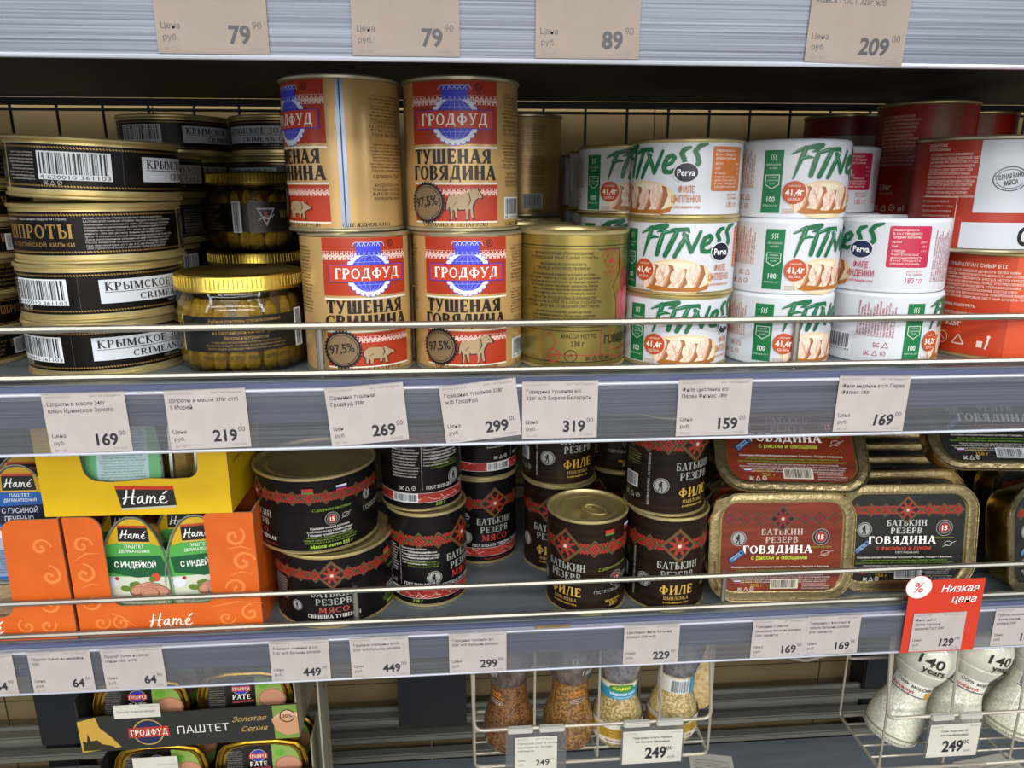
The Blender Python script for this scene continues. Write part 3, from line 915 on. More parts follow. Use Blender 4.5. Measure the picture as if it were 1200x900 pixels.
def red_label(kind):
    a = Art()
    tall = kind == 'tall'
    Rm = 40.5 if tall else 50.0
    C_ = 2 * math.pi * Rm
    H = 97.6 if tall else 80.2
    red = '#a62a12' if kind == 'upper' else '#bb3a12'
    if tall:
        red = '#a8280f'
    grey = '#c5cad3'
    ow = '#e6d3c8'
    a.rect(-C_ / 2, 3.0, C_ / 2, H, red, 0)
    if kind == 'upper':
        a.rect(-4, 29, 75, 80.2, grey, 1)
        a.poly([(22, 80.2), (60, 80.2), (60, 72), (46, 70), (22, 74.5)], red, 2)
        a.rect(-10, 3.0, 75, 22, grey, 1)
        a.text('ГОВЯДИНА ТУШЕНАЯ', 34, 23.6, 4.0, '#f0e6e0', 2, 'l', bold=.03)
        a.text('С', 28, 6, 12.5, '#15110f', 2, 'l', bold=.04)
        a.arc(17, 53, 11.2, 8.4, 0, 360, .7, '#3a3c4a', 2, 30)
        a.arc(17, 53, 9.4, 6.6, 20, 160, .5, '#3a3c4a', 2, 30)
        a.arc(17, 53, 9.4, 6.6, 200, 330, .5, '#3a3c4a', 2, 30)
        a.text('ПОЛНАЯ БАНКА', 17, 53.4, 3.4, '#23242c', 2, 'c', w=19, bold=.03, rot=10)
        a.text('МЯСА', 18, 49, 3.4, '#23242c', 2, 'c', w=9, bold=.03, rot=10)
        a.poly([(38, 44), (42, 48), (50, 46), (52, 41), (44, 43)], '#1c1a20', 2)
        a.para(words(12, 34, 31, True), -41, 70, 1.7, 2.75, ow, 1, 'l', w=37, bold=.012)
        a.para(['МЯСНЫЕ КУСКОВЫЕ', 'КОНСЕРВЫ'], -43, 76.6, 2.0, 3.0, ow, 1, 'l', w=18, bold=.02)
        a.stroke([(-43, 40), (-15, 40), (-15, 21), (-43, 21)], .5, ow, 1, caps=False)
        a.para(words(4, 26, 33, True), -43, 36, 1.5, 3.6, ow, 1, 'l', w=26)
    elif kind == 'lower':
        a.rect(10, 3.0, 75, H, '#cf4a1c', 1)
        a.text('ТУЫРАЛҒАН СИЫР ЕТІ', -38, 71.5, 2.8, ow, 2, 'l', w=42, bold=.02)
        a.para(words(8, 40, 35, True), -42, 67.4, 1.8, 2.9, ow, 2, 'l', w=64, bold=.012)
        a.para(['БІРАҚ РАЗОГРЕТЬ.', 'МИКРОТОЛҚЫНДЫ ПЕШТЕ'], -38, 40, 2.2, 6.5, ow, 2, 'l', w=30, bold=.02)
        a.text('325г', -34, 24.5, 4.4, ow, 2, 'l', w=13, bold=.03)
        a.arc(-35, 14, 4.6, 4.6, 0, 360, .5, ow, 2)
        a.stroke([(-37, 16), (-33, 12)], .5, ow, 2)
        a.stroke([(-26, 10.5), (-21.5, 18), (-17, 10.5), (-26, 10.5)], .9, ow, 2, caps=False)
        a.rect(-8, 9.5, -4, 14.5, ow, 2)
        a.ell(-.5, 18.2, 1.3, 1.3, ow, 2, 10)
        a.stroke([(-.6, 16.5), (-1, 12.5), (-1.8, 9)], 1.4, ow, 2)
    else:
        a.rect(10, 3.0, 34, H, '#8a4a28', 1)
        a.para(words(14, 30, 36, True), -34, 88, 1.9, 3.1, ow, 1, 'l', w=34, bold=.012)
        a.text('338г', -30, 27, 4.6, ow, 1, 'l', bold=.03)
        a.text('масса нетто', -30, 23.4, 1.8, ow, 1, 'l')
        a.qty_icons(-34, 9, 5.5, ow, 1, 4)
        a.stroke([(30, 48), (12, 48), (12, 26), (30, 26)], .5, ow, 2, caps=False)
    return a.mesh('label', Rm / 1000)


def bull_label():
    a = Art()
    C_ = 2 * math.pi * 40.5
    a.rect(-C_ / 2, 3.0, C_ / 2, 97.6, '#a9a49a', 0)
    a.rect(-C_ / 2, 80, C_ / 2, 97.6, '#8a2a22', 1)
    a.rect(-C_ / 2, 3, C_ / 2, 12, '#7a2a26', 1)
    silhouette(a, COW, 14, 30, 34, 30, '#3a3632', '#1c1a18', 2)
    return a.mesh('label', 0.0405)


def ornament(a, x0, x1, v, big=(0,), s=1.0, layer=2, dim=False):
    red, green, dk, wh = ('#9e2a1e', '#47512c', '#1a1310', '#c8d4d8')
    if dim:
        red, green = '#7d2018', '#3c3a24'
    p = 19.0 * s

    def dia(cx, cy, r, c, l):
        a.poly([(cx, cy - r), (cx + r, cy), (cx, cy + r), (cx - r, cy)], c, l)
    # chain of crossings
    n = int(round((x1 - x0) / p))
    for k in range(n + 1):
        cx = x0 + k * (x1 - x0) / n
        # lozenge between the medallions
        if min(abs(cx - b) for b in big) > p * .7:
            dia(cx, v, 9.2 * s, '#6a3a20', layer + 1)
            dia(cx, v, 8.4 * s, green, layer + 2)
            dia(cx, v, 7.0 * s, dk, layer + 3)
            dia(cx, v, 6.2 * s, red, layer + 4)
            dia(cx, v, 3.8 * s, dk, layer + 5)
            dia(cx, v, 3.0 * s, red, layer + 6)
            dia(cx, v, 1.2 * s, dk, layer + 7)
    q = 3.2 * s
    m = int((x1 - x0) / q)
    for k in range(m + 1):
        cx = x0 + k * q
        for d in (-1, 1):
            dia(cx, v + d * 4.4 * s, 1.55 * s, red, layer)
            dia(cx + q / 2, v + d * 2.6 * s, 1.45 * s, red, layer)
            dia(cx, v + d * .9 * s, 1.1 * s, green, layer)
    for b in big:
        dia(b, v, 18.5 * s, '#6a3a20', layer + 1)
        dia(b, v, 17.4 * s, green, layer + 2)
        dia(b, v, 15.4 * s, '#8a3420', layer + 3)
        dia(b, v, 14.4 * s, dk, layer + 4)
        a.star(b, v, 11.5 * s, 7.2 * s, 8, red, layer + 5)
        for t in range(8):
            an = t * math.pi / 4
            dia(b + 7.4 * s * math.cos(an), v + 7.4 * s * math.sin(an), 1.9 * s, dk, layer + 6)
            dia(b + 4.3 * s * math.cos(an + .39), v + 4.3 * s * math.sin(an + .39), 1.3 * s, green, layer + 6)
        dia(b, v, 3.6 * s, '#c0402c', layer + 7)
        a.star(b, v, 2.6 * s, 1.1 * s, 4, wh, layer + 8)


SILVERINK = mat('silver_ink', '#aab0a4', 0.35, 0.3)
YELINK = mat('warm_gold_ink', '#c9a33e', 0.4, 0.15)


def badge15(a, cx, cy, r, layer):
    a.ell(cx, cy, r, r, '#8f8b86', layer)
    a.ell(cx, cy, r * .92, r * .92, '#211c1a', layer + 1)
    a.arc(cx, cy, r * .66, r * .66, 0, 360, r * .08, '#8f8b86', layer + 2)
    a.ell(cx, cy, r * .55, r * .55, '#a82a24', layer + 3)
    a.text('15', cx, cy - r * .28, r * .58, '#efe6e0', layer + 4, 'c', bold=.03)
    for k in range(6):
        t = R_(150 - k * 24)
        a.text('ЭТАЛОН'[k], cx + r * .79 * math.cos(t), cy + r * .72 * math.sin(t), r * .17, '#8f8b86', layer + 4, 'c', res=0, rot=60 - k * 24)


def hiker(a, cx, cy, r, layer, c1='#9a9a96', c2='#1c1815'):
    a.ell(cx, cy, r, r, c1, layer)
    a.arc(cx, cy, r * .86, r * .86, 0, 360, r * .1, c2, layer + 1)
    a.ell(cx, cy + r * .42, r * .14, r * .16, c2, layer + 1, 10)
    a.poly([(cx - r * .3, cy + r * .3), (cx + r * .1, cy + r * .3), (cx + r * .16, cy - r * .1), (cx - r * .3, cy - r * .12)], c2, layer + 1)
    a.stroke([(cx, cy - r * .1), (cx + r * .14, cy - r * .4), (cx + r * .1, cy - r * .66)], r * .14, c2, layer + 1)
    a.stroke([(cx - r * .05, cy - r * .1), (cx - r * .2, cy - r * .4), (cx - r * .32, cy - r * .62)], r * .14, c2, layer + 1)


def flag(a, x, y, w, h, cols, layer):
    n = len(cols)
    for k, c in enumerate(cols):
        a.rect(x, y + h * k / n, x + w, y + h * (k + 1) / n, c, layer)


def reserve_label(kind):
    """kind: fillet, stew (338 g) or big (525 g)"""
    a = Art()
    big = kind == 'big'
    Rm = 57.0 if big else 39.0
    C_ = 2 * math.pi * Rm
    if kind == 'fillet':
        base = mat('dark_wood_print', '#2a1b12', 0.30, color2='#100a07', scale=(3, 3, 160), lo=.3, hi=.7, spec=.22)
    else:
        base = mat('black_wood_print', '#0b090a', 0.30, color2='#141112', scale=(3, 3, 160), lo=.3, hi=.7, spec=.22)
    top = 71.2 if big else 96.0
    a.rect(-C_ / 2, 3.0, C_ / 2, top, base, 0)
    if big:
        ornament(a, -C_ / 2, C_ / 2, 55, (0,), .80, 1)
        a.slab('БАТЬКИН', 0, 33.0, 6.4, SILVERINK, 4, w=42)
        a.slab('РЕЗЕРВ', 0, 24.6, 6.4, SILVERINK, 4, w=34)
        a.slab('МЯСО', 0, 16.6, 5.8, '#a5433c', 4, w=29)
        a.slab('СВИНИНА ТУШЕНАЯ', 0, 11.0, 3.6, '#d2ccc6', 4, w=50)
        a.text('Массовая доля мяса (по закладке) – 97,5 %', 0, 6.0, 2.1, '#a5433c', 4, 'c', w=52)
        hiker(a, -36, 22, 5.4, 2)
        a.para(words(9, 18, 41), -66, 46, 1.5, 2.6, '#b9b6b0', 2, 'l', w=20)
        flag(a, 54, 59.5, 10, 5.2, ['#4d7a32', '#b02a20', '#b02a20'], 12)
        flag(a, 84, 59.5, 10, 5.2, ['#b02a20', '#2a3a8c', '#dfe0e4'], 12)
        a.text('С добрыми мыслями', 62, 41.5, 3.0, '#7f9a35', 2, 'l', shear=.4, w=36)
        badge15(a, 79, 33, 6.6, 2)
        a.arc(92, 34, 3.6, 2.2, 0, 360, .4, '#b9b6b0', 2)
        a.line(88, 31, 98, 37, .4, '#b9b6b0', 2)
        a.para(['Консервы мясные кусковые', 'в собственном соку стерилизованные', 'Говядина тушеная высший сорт'], 77, 24, 2.3, 3.3, '#d0ccc6', 2, 'c', w=42, bold=.01)
        a.para(words(3, 34, 43), 77, 15, 1.8, 2.5, '#7f9a35', 2, 'c', w=50)
        a.text('Масса нетто 525 г', 78, 5.4, 3.2, '#9bbf3a', 2, 'c', bold=.03, w=40)
        a.slab('ГОВЯДИНА', 130, 30, 5, SILVERINK, 2, w=36)
        hiker(a, 118, 46, 5.4, 2)
    else:
        ornament(a, -C_ / 2, C_ / 2, 71, (0,), .98, 1, dim=False)
        a.slab('БАТЬКИН', 0, 46.5, 7.6, SILVERINK, 4, w=41)
        a.slab('РЕЗЕРВ', 0, 36.6, 7.6, SILVERINK, 4, w=33)
        flag(a, 38, 84, 9.5, 5.6, ['#4d7a32', '#b02a20', '#b02a20'], 12)
        flag(a, 62, 84, 9.5, 5.6, ['#b02a20', '#2a3a8c', '#dfe0e4'], 12)
        a.text('С добрыми мыслями', 33, 47, 3.2, '#7f9a35', 2, 'l', shear=.4, w=34, rot=4)
        badge15(a, 53, 36, 8.2, 2)
        a.arc(66, 36, 3.4, 2.2, 0, 360, .4, '#b9b6b0', 2)
        a.line(62, 32, 71, 40, .4, '#b9b6b0', 2)
        a.text('Масса нетто', 50, 12.6, 2.8, YELINK, 2, 'c', w=18, bold=.02)
        a.text('338 г', 51, 8.0, 4.0, YELINK, 2, 'c', w=11, bold=.03)
        hiker(a, -33, 31, 7.6, 2)
        if kind == 'fillet':
            a.slab('ФИЛЕ', 0, 19.5, 9.6, YELINK, 4, w=34, weight=1.1)
            a.slab('ЦЫПЛЕНКА', 0, 13.6, 3.4, '#a88648', 4, w=25)
            a.text('в собственном соку', 0, 9.8, 2.0, YELINK, 4, 'c', w=25, bold=.02)
            a.text('ГОСТ Р 51301-2011', 44, 23.2, 3.4, '#a9a69e', 2, 'c', w=30)
            a.barcode(-74, 24, -57, 38, 6)
            a.qty_icons(-74, 14, 5, '#a9a69e', 2, 3)
            a.text('МАССОВАЯ ДОЛЯ МЯСА – 95% ГОСТ БЕЛАРУСЬ', -44, 10, 2.3, '#a9a69e', 2, 'l', rot=90, w=52, bold=.02)
            a.para(words(6, 14, 44), -74, 60, 1.3, 2.5, '#8f9a5a', 2, 'l', w=20)
            a.para(words(5, 18, 45), 78, 70, 1.4, 2.6, '#b9b6b0', 2, 'l', w=26)
        else:
            a.slab('МЯСО', 0, 27.4, 7.2, '#a8352c', 4, w=30, weight=1.1)
            a.text('ГОСТ 32125-2013 ГОВЯДИНА ТУШЕНАЯ', 6, 20.6, 3.3, '#c9c5c0', 4, 'c', w=62, bold=.02)
            band = mat('marbled_meat_print', '#8e2219', 0.4, color2='#a63a2c', scale=(90, 90, 90))
            a.rect(-C_ / 2, 9.4, C_ / 2, 18.6, band, 1)
            rr = random.Random(3)
            for k in range(46):
                x, y = rr.uniform(-C_ / 2 + 4, C_ / 2 - 6), rr.uniform(10.5, 17)
                pts = [(x, y)]
                for j in range(3):
                    x += rr.uniform(.8, 2.6)
                    y = min(18, max(10, y + rr.uniform(-2.4, 2.4)))
                    pts.append((x, y))
                a.stroke(pts, [.9, .6, .5, .3], '#d3a092', 2)
            a.rect(-C_ / 2, 18.6, C_ / 2, 19.0, '#c9c5c0', 2)
            a.rect(-C_ / 2, 9.0, C_ / 2, 9.4, '#c9c5c0', 2)
            a.text('Массовая доля мяса – 97,5%', -12, 5.0, 2.0, '#a8352c', 2, 'l', w=30)
            a.para(['Консервы мясные кусковые', 'в собственном соку стерилизованные', 'Говядина тушеная высший сорт'], -44, 58, 2.0, 3.0, '#c9c5c0', 2, 'c', w=33, bold=.01)
            a.para(words(3, 26, 46), -44, 48, 1.5, 2.5, '#7f9a35', 2, 'c', w=32)
            a.para(words(10, 18, 47), -98, 62, 1.7, 3.0, '#c9c5c0', 2, 'l', w=28, bold=.012)
            a.rect(-68, 22, -67.7, 66, '#c9c5c0', 2)
            a.para(words(6, 24, 48), -66, 62, 1.7, 3.2, '#c9c5c0', 2, 'l', w=30, bold=.012)
            a.text('ГОСТ 32125-2013', -64, 22.5, 3.4, '#c9c5c0', 2, 'l', w=28, bold=.03)
            a.barcode(-98, 9.6, -72, 18.4, 9, layer=3)
            a.qty_icons(-90, 22, 4, '#c9c5c0', 2, 3)
            a.text('338 г', -50, 5.0, 3.4, '#7f9a35', 3, 'c', bold=.03)
    return a.mesh('label', Rm / 1000)


def jar_label():
    a = Art()
    base = mat('black_jar_label', '#0d0b0a', 0.4)
    a.rect(-52, 19, 100, 44, base, 0)
    a.rect(49, 18, 100, 45.5, '#4a2f20', 1)
    a.rect(50, 19, 100, 44.6, base, 2)
    for k in range(13):
        a.rect(50, 20 + k * 1.9, 100, 20.25 + k * 1.9, '#4a3020', 3)
    L = ['Рыбные консервы стерилизованные', 'Шпроты в масле', 'из балтийской кильки тушки', 'без кожи и внутренностей']
    for k, t in enumerate(L):
        a.text(t, -4, 40.0 - k * 4.0, 2.5, GOLDINK, 1, 'c', w=(50, 28, 46, 30)[k], bold=.01)
    a.para(words(3, 44, 51), -4, 25.4, 1.5, 2.3, GOLDINK, 1, 'c', w=56)
    a.text('Масса нетто 270 г. Масса рыбы 190 г.', -4, 13.6, 2.8, '#3a2a12', 1, 'c', w=62, bold=.02)
    a.rect(-53, 19, -52, 45, '#bfae84', 1)
    a.barcode(34, 18, 42, 46, 12)
    # the seagull shield and the name on the next face
    a.poly([(56, 40), (72, 40), (64, 24)], '#b7bcc6', 4)
    a.poly([(58, 38.6), (70, 38.6), (64, 26.5)], '#2c3144', 5)
    a.text('5', 64, 30, 7.0, '#c86a34', 6, 'c', bold=.03)
    a.stroke([(57, 29), (62, 32), (66, 30), (71, 34)], [.4, 1.2, 1.2, .4], '#c9d4e4', 7)
    a.slab('ШПРОТЫ', 76, 31.5, 6.4, GOLDINK, 4, al='l', w=30)
    a.text('в масле', 84, 25, 2.6, GOLDINK, 4)
    return a


HAME = [  # brush script strokes on a 100 x 40 field
    ([(12, 34), (9, 18), (3, 4)], [3.4, 4.4, 4.6]), ([(27, 35), (22, 18), (19, 5), (24, 3)], [3.2, 4.2, 4.2, 2.0]), ([(2, 16), (14, 19), (30, 19)], [1.8, 3.0, 1.8]),
    ([(42, 20), (36, 19), (31, 11), (33, 5), (39, 9), (43, 20)], 3.0), ([(43, 20), (41, 8), (44, 4), (48, 6)], [3.0, 3.4, 3.0, 1.6]),
    ([(53, 21), (49, 5)], 3.4), ([(51, 13), (57, 20), (60, 17), (57, 5)], [2.2, 3, 3.2, 3.4]), ([(59, 13), (65, 20), (68, 17), (66, 7), (70, 4), (74, 7)], [2.2, 3, 3.2, 3.4, 2.6, 1.4]),
    ([(77, 11), (86, 14), (87, 19), (82, 20), (77, 13), (79, 5), (86, 4), (93, 9)], [2.2, 2.8, 2.8, 3, 3.6, 3.6, 2.8, 1.2]), ([(85, 25), (93, 31)], [2.2, 3.4]),
]


def hame_word(a, x, y, w, color, layer):
    k = w / 95.0
    for pts, ws in HAME:
        a.stroke([(x + p[0] * k, y + (p[1] - 3) * k) for p in pts], [q * k for q in ws] if isinstance(ws, list) else ws * k, color, layer)


def hame_plate(a, cx, cy, w, h, layer):
    a.poly([(cx - w / 2, cy + h / 2), (cx + w / 2, cy + h / 2 - .04 * h), (cx + w * .53, cy - h * .42), (cx - w * .42, cy - h * .5)], '#232422', layer)
    a.poly([(cx - w / 2, cy + h / 2), (cx + w / 2, cy + h / 2 - .04 * h), (cx + w / 2, cy + h * .30), (cx - w * .49, cy + h * .36)], '#c13a1c', layer + 1)
    a.poly([(cx - w * .42, cy - h * .5), (cx + w * .53, cy - h * .42), (cx + w * .525, cy - h * .34), (cx - w * .43, cy - h * .42)], '#b9b9a8', layer + 1)
    hame_word(a, cx - w * .40, cy - h * .26, w * .80, '#eef0ea', layer + 2)


def arch_pts(w, h, n=10):
    """outline of the pate dish: wide flat foot with round corners, rising to a narrow round top"""
    P = []
    key = [(0, 0), (.34, 0), (.45, .03), (.49, .10), (.50, .22), (.485, .42), (.43, .64), (.33, .83), (.20, .95), (.08, 1.0), (0, 1.0)]
    for x, y in key:
        P.append((x * w, y * h))
    L = [(-x, y) for x, y in P[::-1][1:-1]]
    return P[:-1] + [P[-1]] + L


def smooth_loop(pts, it=2):
    for _ in range(it):
        q = []
        n = len(pts)
        for i in range(n):
            a, b = pts[i], pts[(i + 1) % n]
            q.append((.75 * a[0] + .25 * b[0], .75 * a[1] + .25 * b[1]))
            q.append((.25 * a[0] + .75 * b[0], .25 * a[1] + .75 * b[1]))
        pts = q
    return pts


def clip_poly(P, ymin=None, ymax=None):
    def cl(P, f, g):
        out = []
        for i in range(len(P)):
            a, b = P[i], P[(i + 1) % len(P)]
            if f(a):
                out.append(a)
            if f(a) != f(b):
                out.append(g(a, b))
        return out
    if ymin is not None:
        P = cl(P, lambda p: p[1] >= ymin, lambda a, b: (a[0] + (b[0] - a[0]) * (ymin - a[1]) / (b[1] - a[1]), ymin))
    if ymax is not None and P:
        P = cl(P, lambda p: p[1] <= ymax, lambda a, b: (a[0] + (b[0] - a[0]) * (ymax - a[1]) / (b[1] - a[1]), ymax))
    return P


def food_picture(a, x, y, w, h, layer, goose=False):
    rr = random.Random(5)
    leaf = '#5c7a2c'
    for k in range(5):
        a.ell(x + w * rr.uniform(0, .3), y + h * rr.uniform(.2, .5), w * .12, h * .10, leaf, layer, 10, rot=rr.uniform(0, 180))
    slices = [(.30, .30, 25), (.46, .36, 20), (.60, .34, 10), (.74, .26, -5), (.52, .20, 0)]
    for k, (u, v, r) in enumerate(slices):
        a.ell(x + w * u, y + h * v, w * .22, h * .20, '#8e5a44', layer + 1 + k, 14, rot=r)
        a.ell(x + w * (u - .01), y + h * (v + .03), w * .19, h * .15, '#c48a70', layer + 2 + k, 14, rot=r)
        a.arc(x + w * (u - .01), y + h * (v + .03), w * .13, h * .09, 20, 200, .5, '#a3664e', layer + 3 + k)
    a.ell(x + w * .66, y + h * .72, w * .10, h * .14, '#c2492a', layer + 1, 12)
    a.ell(x + w * .58, y + h * .66, w * .07, h * .10, leaf, layer + 2, 10)


def pate_label(kind):
    """printed lid of the tall pate dish, 66 x 104 mm, foot at v = 0"""
    a = Art()
    w, h = 64.5, 105.5
    o = smooth_loop(arch_pts(w, h), 2)
    top, mid, deep = ('#c7a11c', '#4f9f48', '#15552f') if kind == 'green' else ('#c29a1c', '#1f5aa6', '#141a30')
    a.poly(o, mid, 0)
    a.poly(clip_poly(o, ymin=76), top, 1)
    a.poly([(-27, 79), (-31, 70), (31, 70), (27, 79), (11, 83.5), (-11, 83.5)], mid, 2)
    a.poly([(-13, 84), (-13, 99), (13, 98), (15, 84)], '#191a18', 3)
    a.rect(-13, 97.4, 13, 99.6, '#b5402a', 4)
    a.rect(-13, 82.4, 15, 84, '#cfa94a', 4)
    hame_word(a, -11.5, 87, 24, '#eef0ea', 5)
    a.text('ПАШТЕТ', 1, 78, 3, '#e7f0e4', 5, 'c', bold=.01)
    a.text('ДЕЛИКАТЕСНЫЙ', 1, 73.6, 2.8, '#e7f0e4', 5, 'c', w=27, bold=.01)
    a.poly([(-24, 54), (-26, 69), (24, 71), (33, 52), (2, 49)], deep, 3)
    if kind == 'green':
        a.text('С ИНДЕЙКОЙ', 1, 59, 5.4, '#f0f4ee', 5, 'c', w=37, bold=.02)
    else:
        a.text('С ГУСИНОЙ', 0, 63, 4.8, '#c9cde0', 5, 'c', w=30, bold=.01)
        a.text('ПЕЧЕНЬЮ', -1, 55.4, 4.8, '#c9cde0', 5, 'c', w=24, bold=.01)
    a.poly(clip_poly([(p[0] * .97, p[1]) for p in o], ymin=28, ymax=50), '#c9cdb8' if kind == 'green' else '#a8acb8', 2)
    food_picture(a, -9, 28, 42, 30, 4)
    a.ell(-21, 44, 6, 5, '#d9dce8', 5, 12)
    a.ell(-16, 48, 2.0, 1.8, '#a83a2a', 6, 8)
    a.poly(clip_poly([(p[0] * .93, p[1]) for p in o], ymin=3, ymax=27), '#b9c7a2' if kind == 'green' else '#7f93b8', 2)
    a.para(words(8, 44, 61), 0, 24.4, 1.8, 2.6, '#2c3a24', 4, 'c', w=44)
    return a.mesh('label')


def pate_back():
    """the ingredients side of a pate lid (landscape, seen in the torn yellow carton)"""
    a = Art()
    o = smooth_loop(arch_pts(64.5, 105.5), 2)
    a.poly(o, '#6db87e', 0)
    a.rrect(-22, 8, 22, 70, 3, '#b7d4d8', 1)
    a.rect(-20, 11, 20, 14, '#d9e0f0', 3)
    a.para(words(20, 40, 62), 0, 62, 1.5, 2.5, '#3a6a58', 2, 'c', w=39)
    a.text('Паштет деликатесный стерилизованный', 0, 66, 2.0, '#27406a', 2, 'c', w=40, bold=.02)
    a.text('EAC', -15, 10, 5, '#23302a', 4, 'c', narrow=.6)
    a.barcode(-6, 9, 20, 17, 14, layer=3)
    return a.mesh('label')


def tray_label(kind):
    """landscape lid print of the shallow foil tray, 125 x 96 mm, centred"""
    a = Art()
    if kind == 'red':
        base = mat('red_wood_print', '#7f3018', 0.30, color2='#5c2010', scale=(12, 12, 160), lo=.3, hi=.7, coat=.3)
        sub, sc = 'с рисом и овощами', '#b7c548'
    else:
        base = mat('black_slate_print', '#161712', 0.30, color2='#232420', scale=(14, 14, 90), lo=.3, hi=.7, coat=.2)
        sub, sc = 'с фасолью и луком', '#c0442c'
    a.rrect(-60, -46, 60, 46, 18, base, 0, 8)
    ornament(a, -52, 52, 29, (0,), .80, 1, dim=(kind == 'red'))
    c = '#b7a99c' if kind == 'red' else '#b9bcb4'
    a.slab('БАТЬКИН', 0, 12.5, 6.2, c, 3, w=42)
    a.slab('РЕЗЕРВ', 0, 4.4, 6.2, c, 3, w=33)
    if kind != 'bean':
        a.slab('ГОВЯДИНА', -4, -6.4, 8.2, '#f0ebe2', 5, w=70, weight=1.15)
    a.text(sub, -2, -12.6, 4.2, sc, 5, 'c', w=56, bold=.02)
    if kind != 'red':
        a.text('ГОСТ Р 55333-2012', 2, -16.4, 2.2, '#c9c5bc', 5, 'c', w=24, bold=.01)
    hiker(a, -43, 9, 7.6, 3)
    badge15(a, 39, 10, 8.6, 3)
    a.text('С добрыми мыслями', 26, -1.2, 2.2, '#8f9a35', 3, 'l', shear=.4, w=24)
    a.arc(44, -6.5, 4.0, 2.4, 0, 360, .4, '#c9c5bc', 3)
    a.line(38, -10, 52, -4, .4, '#c9c5bc', 3)
    a.poly([(-53, -12), (-39, -1), (-36, -6.5), (-50, -17.5)], '#1d3350', 5)
    a.poly([(-51.6, -12), (-39.6, -2.6), (-37.6, -6.2), (-49.6, -15.8)], '#5f8fc0', 6)
    a.poly([(-50.8, -12), (-39.9, -3.6), (-38.4, -6.2), (-49.2, -14.8)], '#1d3350', 7)
    a.text('ГОСТА', -44.2, -10.8, 3.2, '#a9c4e4', 8, 'c', rot=38, w=10.5, bold=.02)
    a.text('Консервы мясорастительные кусковые. Говядина. Продукт с фасолью,', 0, -21.2, 1.9, '#e0dcd2', 5, 'c', w=98, bold=.01)
    a.para(words(2, 60, 71), 0, -24.4, 1.8, 2.6, '#6f9a35', 5, 'c', w=102, bold=.015)
    a.para(words(4, 76, 72), 0, -29.8, 1.6, 2.3, '#c2c0ba', 5, 'c', w=100, bold=.01)
    a.barcode(-10, -43, 18, -33, 15, layer=8, white='#cfc6b4' if kind == 'red' else '#d4d6d8')
    flag(a, -46, -37.4, 6.5, 3, ['#b02a20', '#2a3a8c', '#dfe0e4'], 6)
    a.text('Масса нетто', -37, -36.6, 2.4, YELINK, 6, 'l', w=18)
    a.text('250 г', -30, -41, 3.4, YELINK, 6, 'l', w=13)
    a.qty_icons(-42, -45, 4, '#d8d4ca', 6, 3)
    a.para(words(3, 30, 73), 22, -39, 1.5, 2.3, '#c2c0ba', 5, 'l', w=28)
    return a.mesh('label')


def pate_small_label(grn=True):
    """eight-sided pate lid 82 x 56 mm, centred"""
    a = Art()
    o = [(-38, -14), (-26, -27), (26, -27), (38, -14), (38, 14), (26, 27), (-26, 27), (-38, 14)]
    o = smooth_loop(o, 1)
    a.poly(o, '#1b1a18', 0)
    q = [p for p in clip_poly([(y, x) for x, y in o], ymin=10)]
    a.poly([(y, x) for x, y in q], '#7f9a48', 1)
    a.ell(26, 2, 14, 11, '#9a6a52', 2, 16)
    a.ell(26, 3, 12, 9, '#b98468', 3, 16)
    a.ell(18, 17, 5, 4, '#5f9a30', 3, 10)
    a.ell(20, -14, 7, 7, '#3a2a1c', 4, 18)
    a.arc(20, -14, 5.6, 5.6, 0, 360, .6, '#b9a070', 5)
    a.text('35%', 20, -16, 4, '#c9b080', 5, 'c', w=8)
    a.rect(-17, -12, 9, 25, '#121110', 2)
    a.ell(-4, 15, 8, 7, '#2c3a9c', 3, 18)
    a.arc(-4, 15, 8, 7, 0, 360, .6, '#b9a070', 4)
    a.rect(-13, 11.8, 5.5, 17.6, '#a83228', 5)
    a.slab('ГРОДФУД', -3.8, 12.8, 3.6, '#e9e4da', 6, w=17)
    a.slab('PATE', -4, 3.0, 5.2, '#e9e4da', 5, w=18)
    a.line(-13, -.2, 8, 1.0, 2.2, '#8e3a44', 4)
    a.para(words(14, 16, 81), -28, 20, 1.3, 2.5, '#8f8c80', 2, 'c', w=17)
    return a.mesh('label')


# ---------------------------------------------------------------- the shelving
Z_TOP, Z_MID, Z_LOW, Z_BASE = 1.6585, 1.418, 1.1485, 0.765
Y_TOP, Y_MID, Y_LOW = -0.09, 0.0, 0.11
X0, X1 = -0.95, 1.15
Y_BACK = 0.44


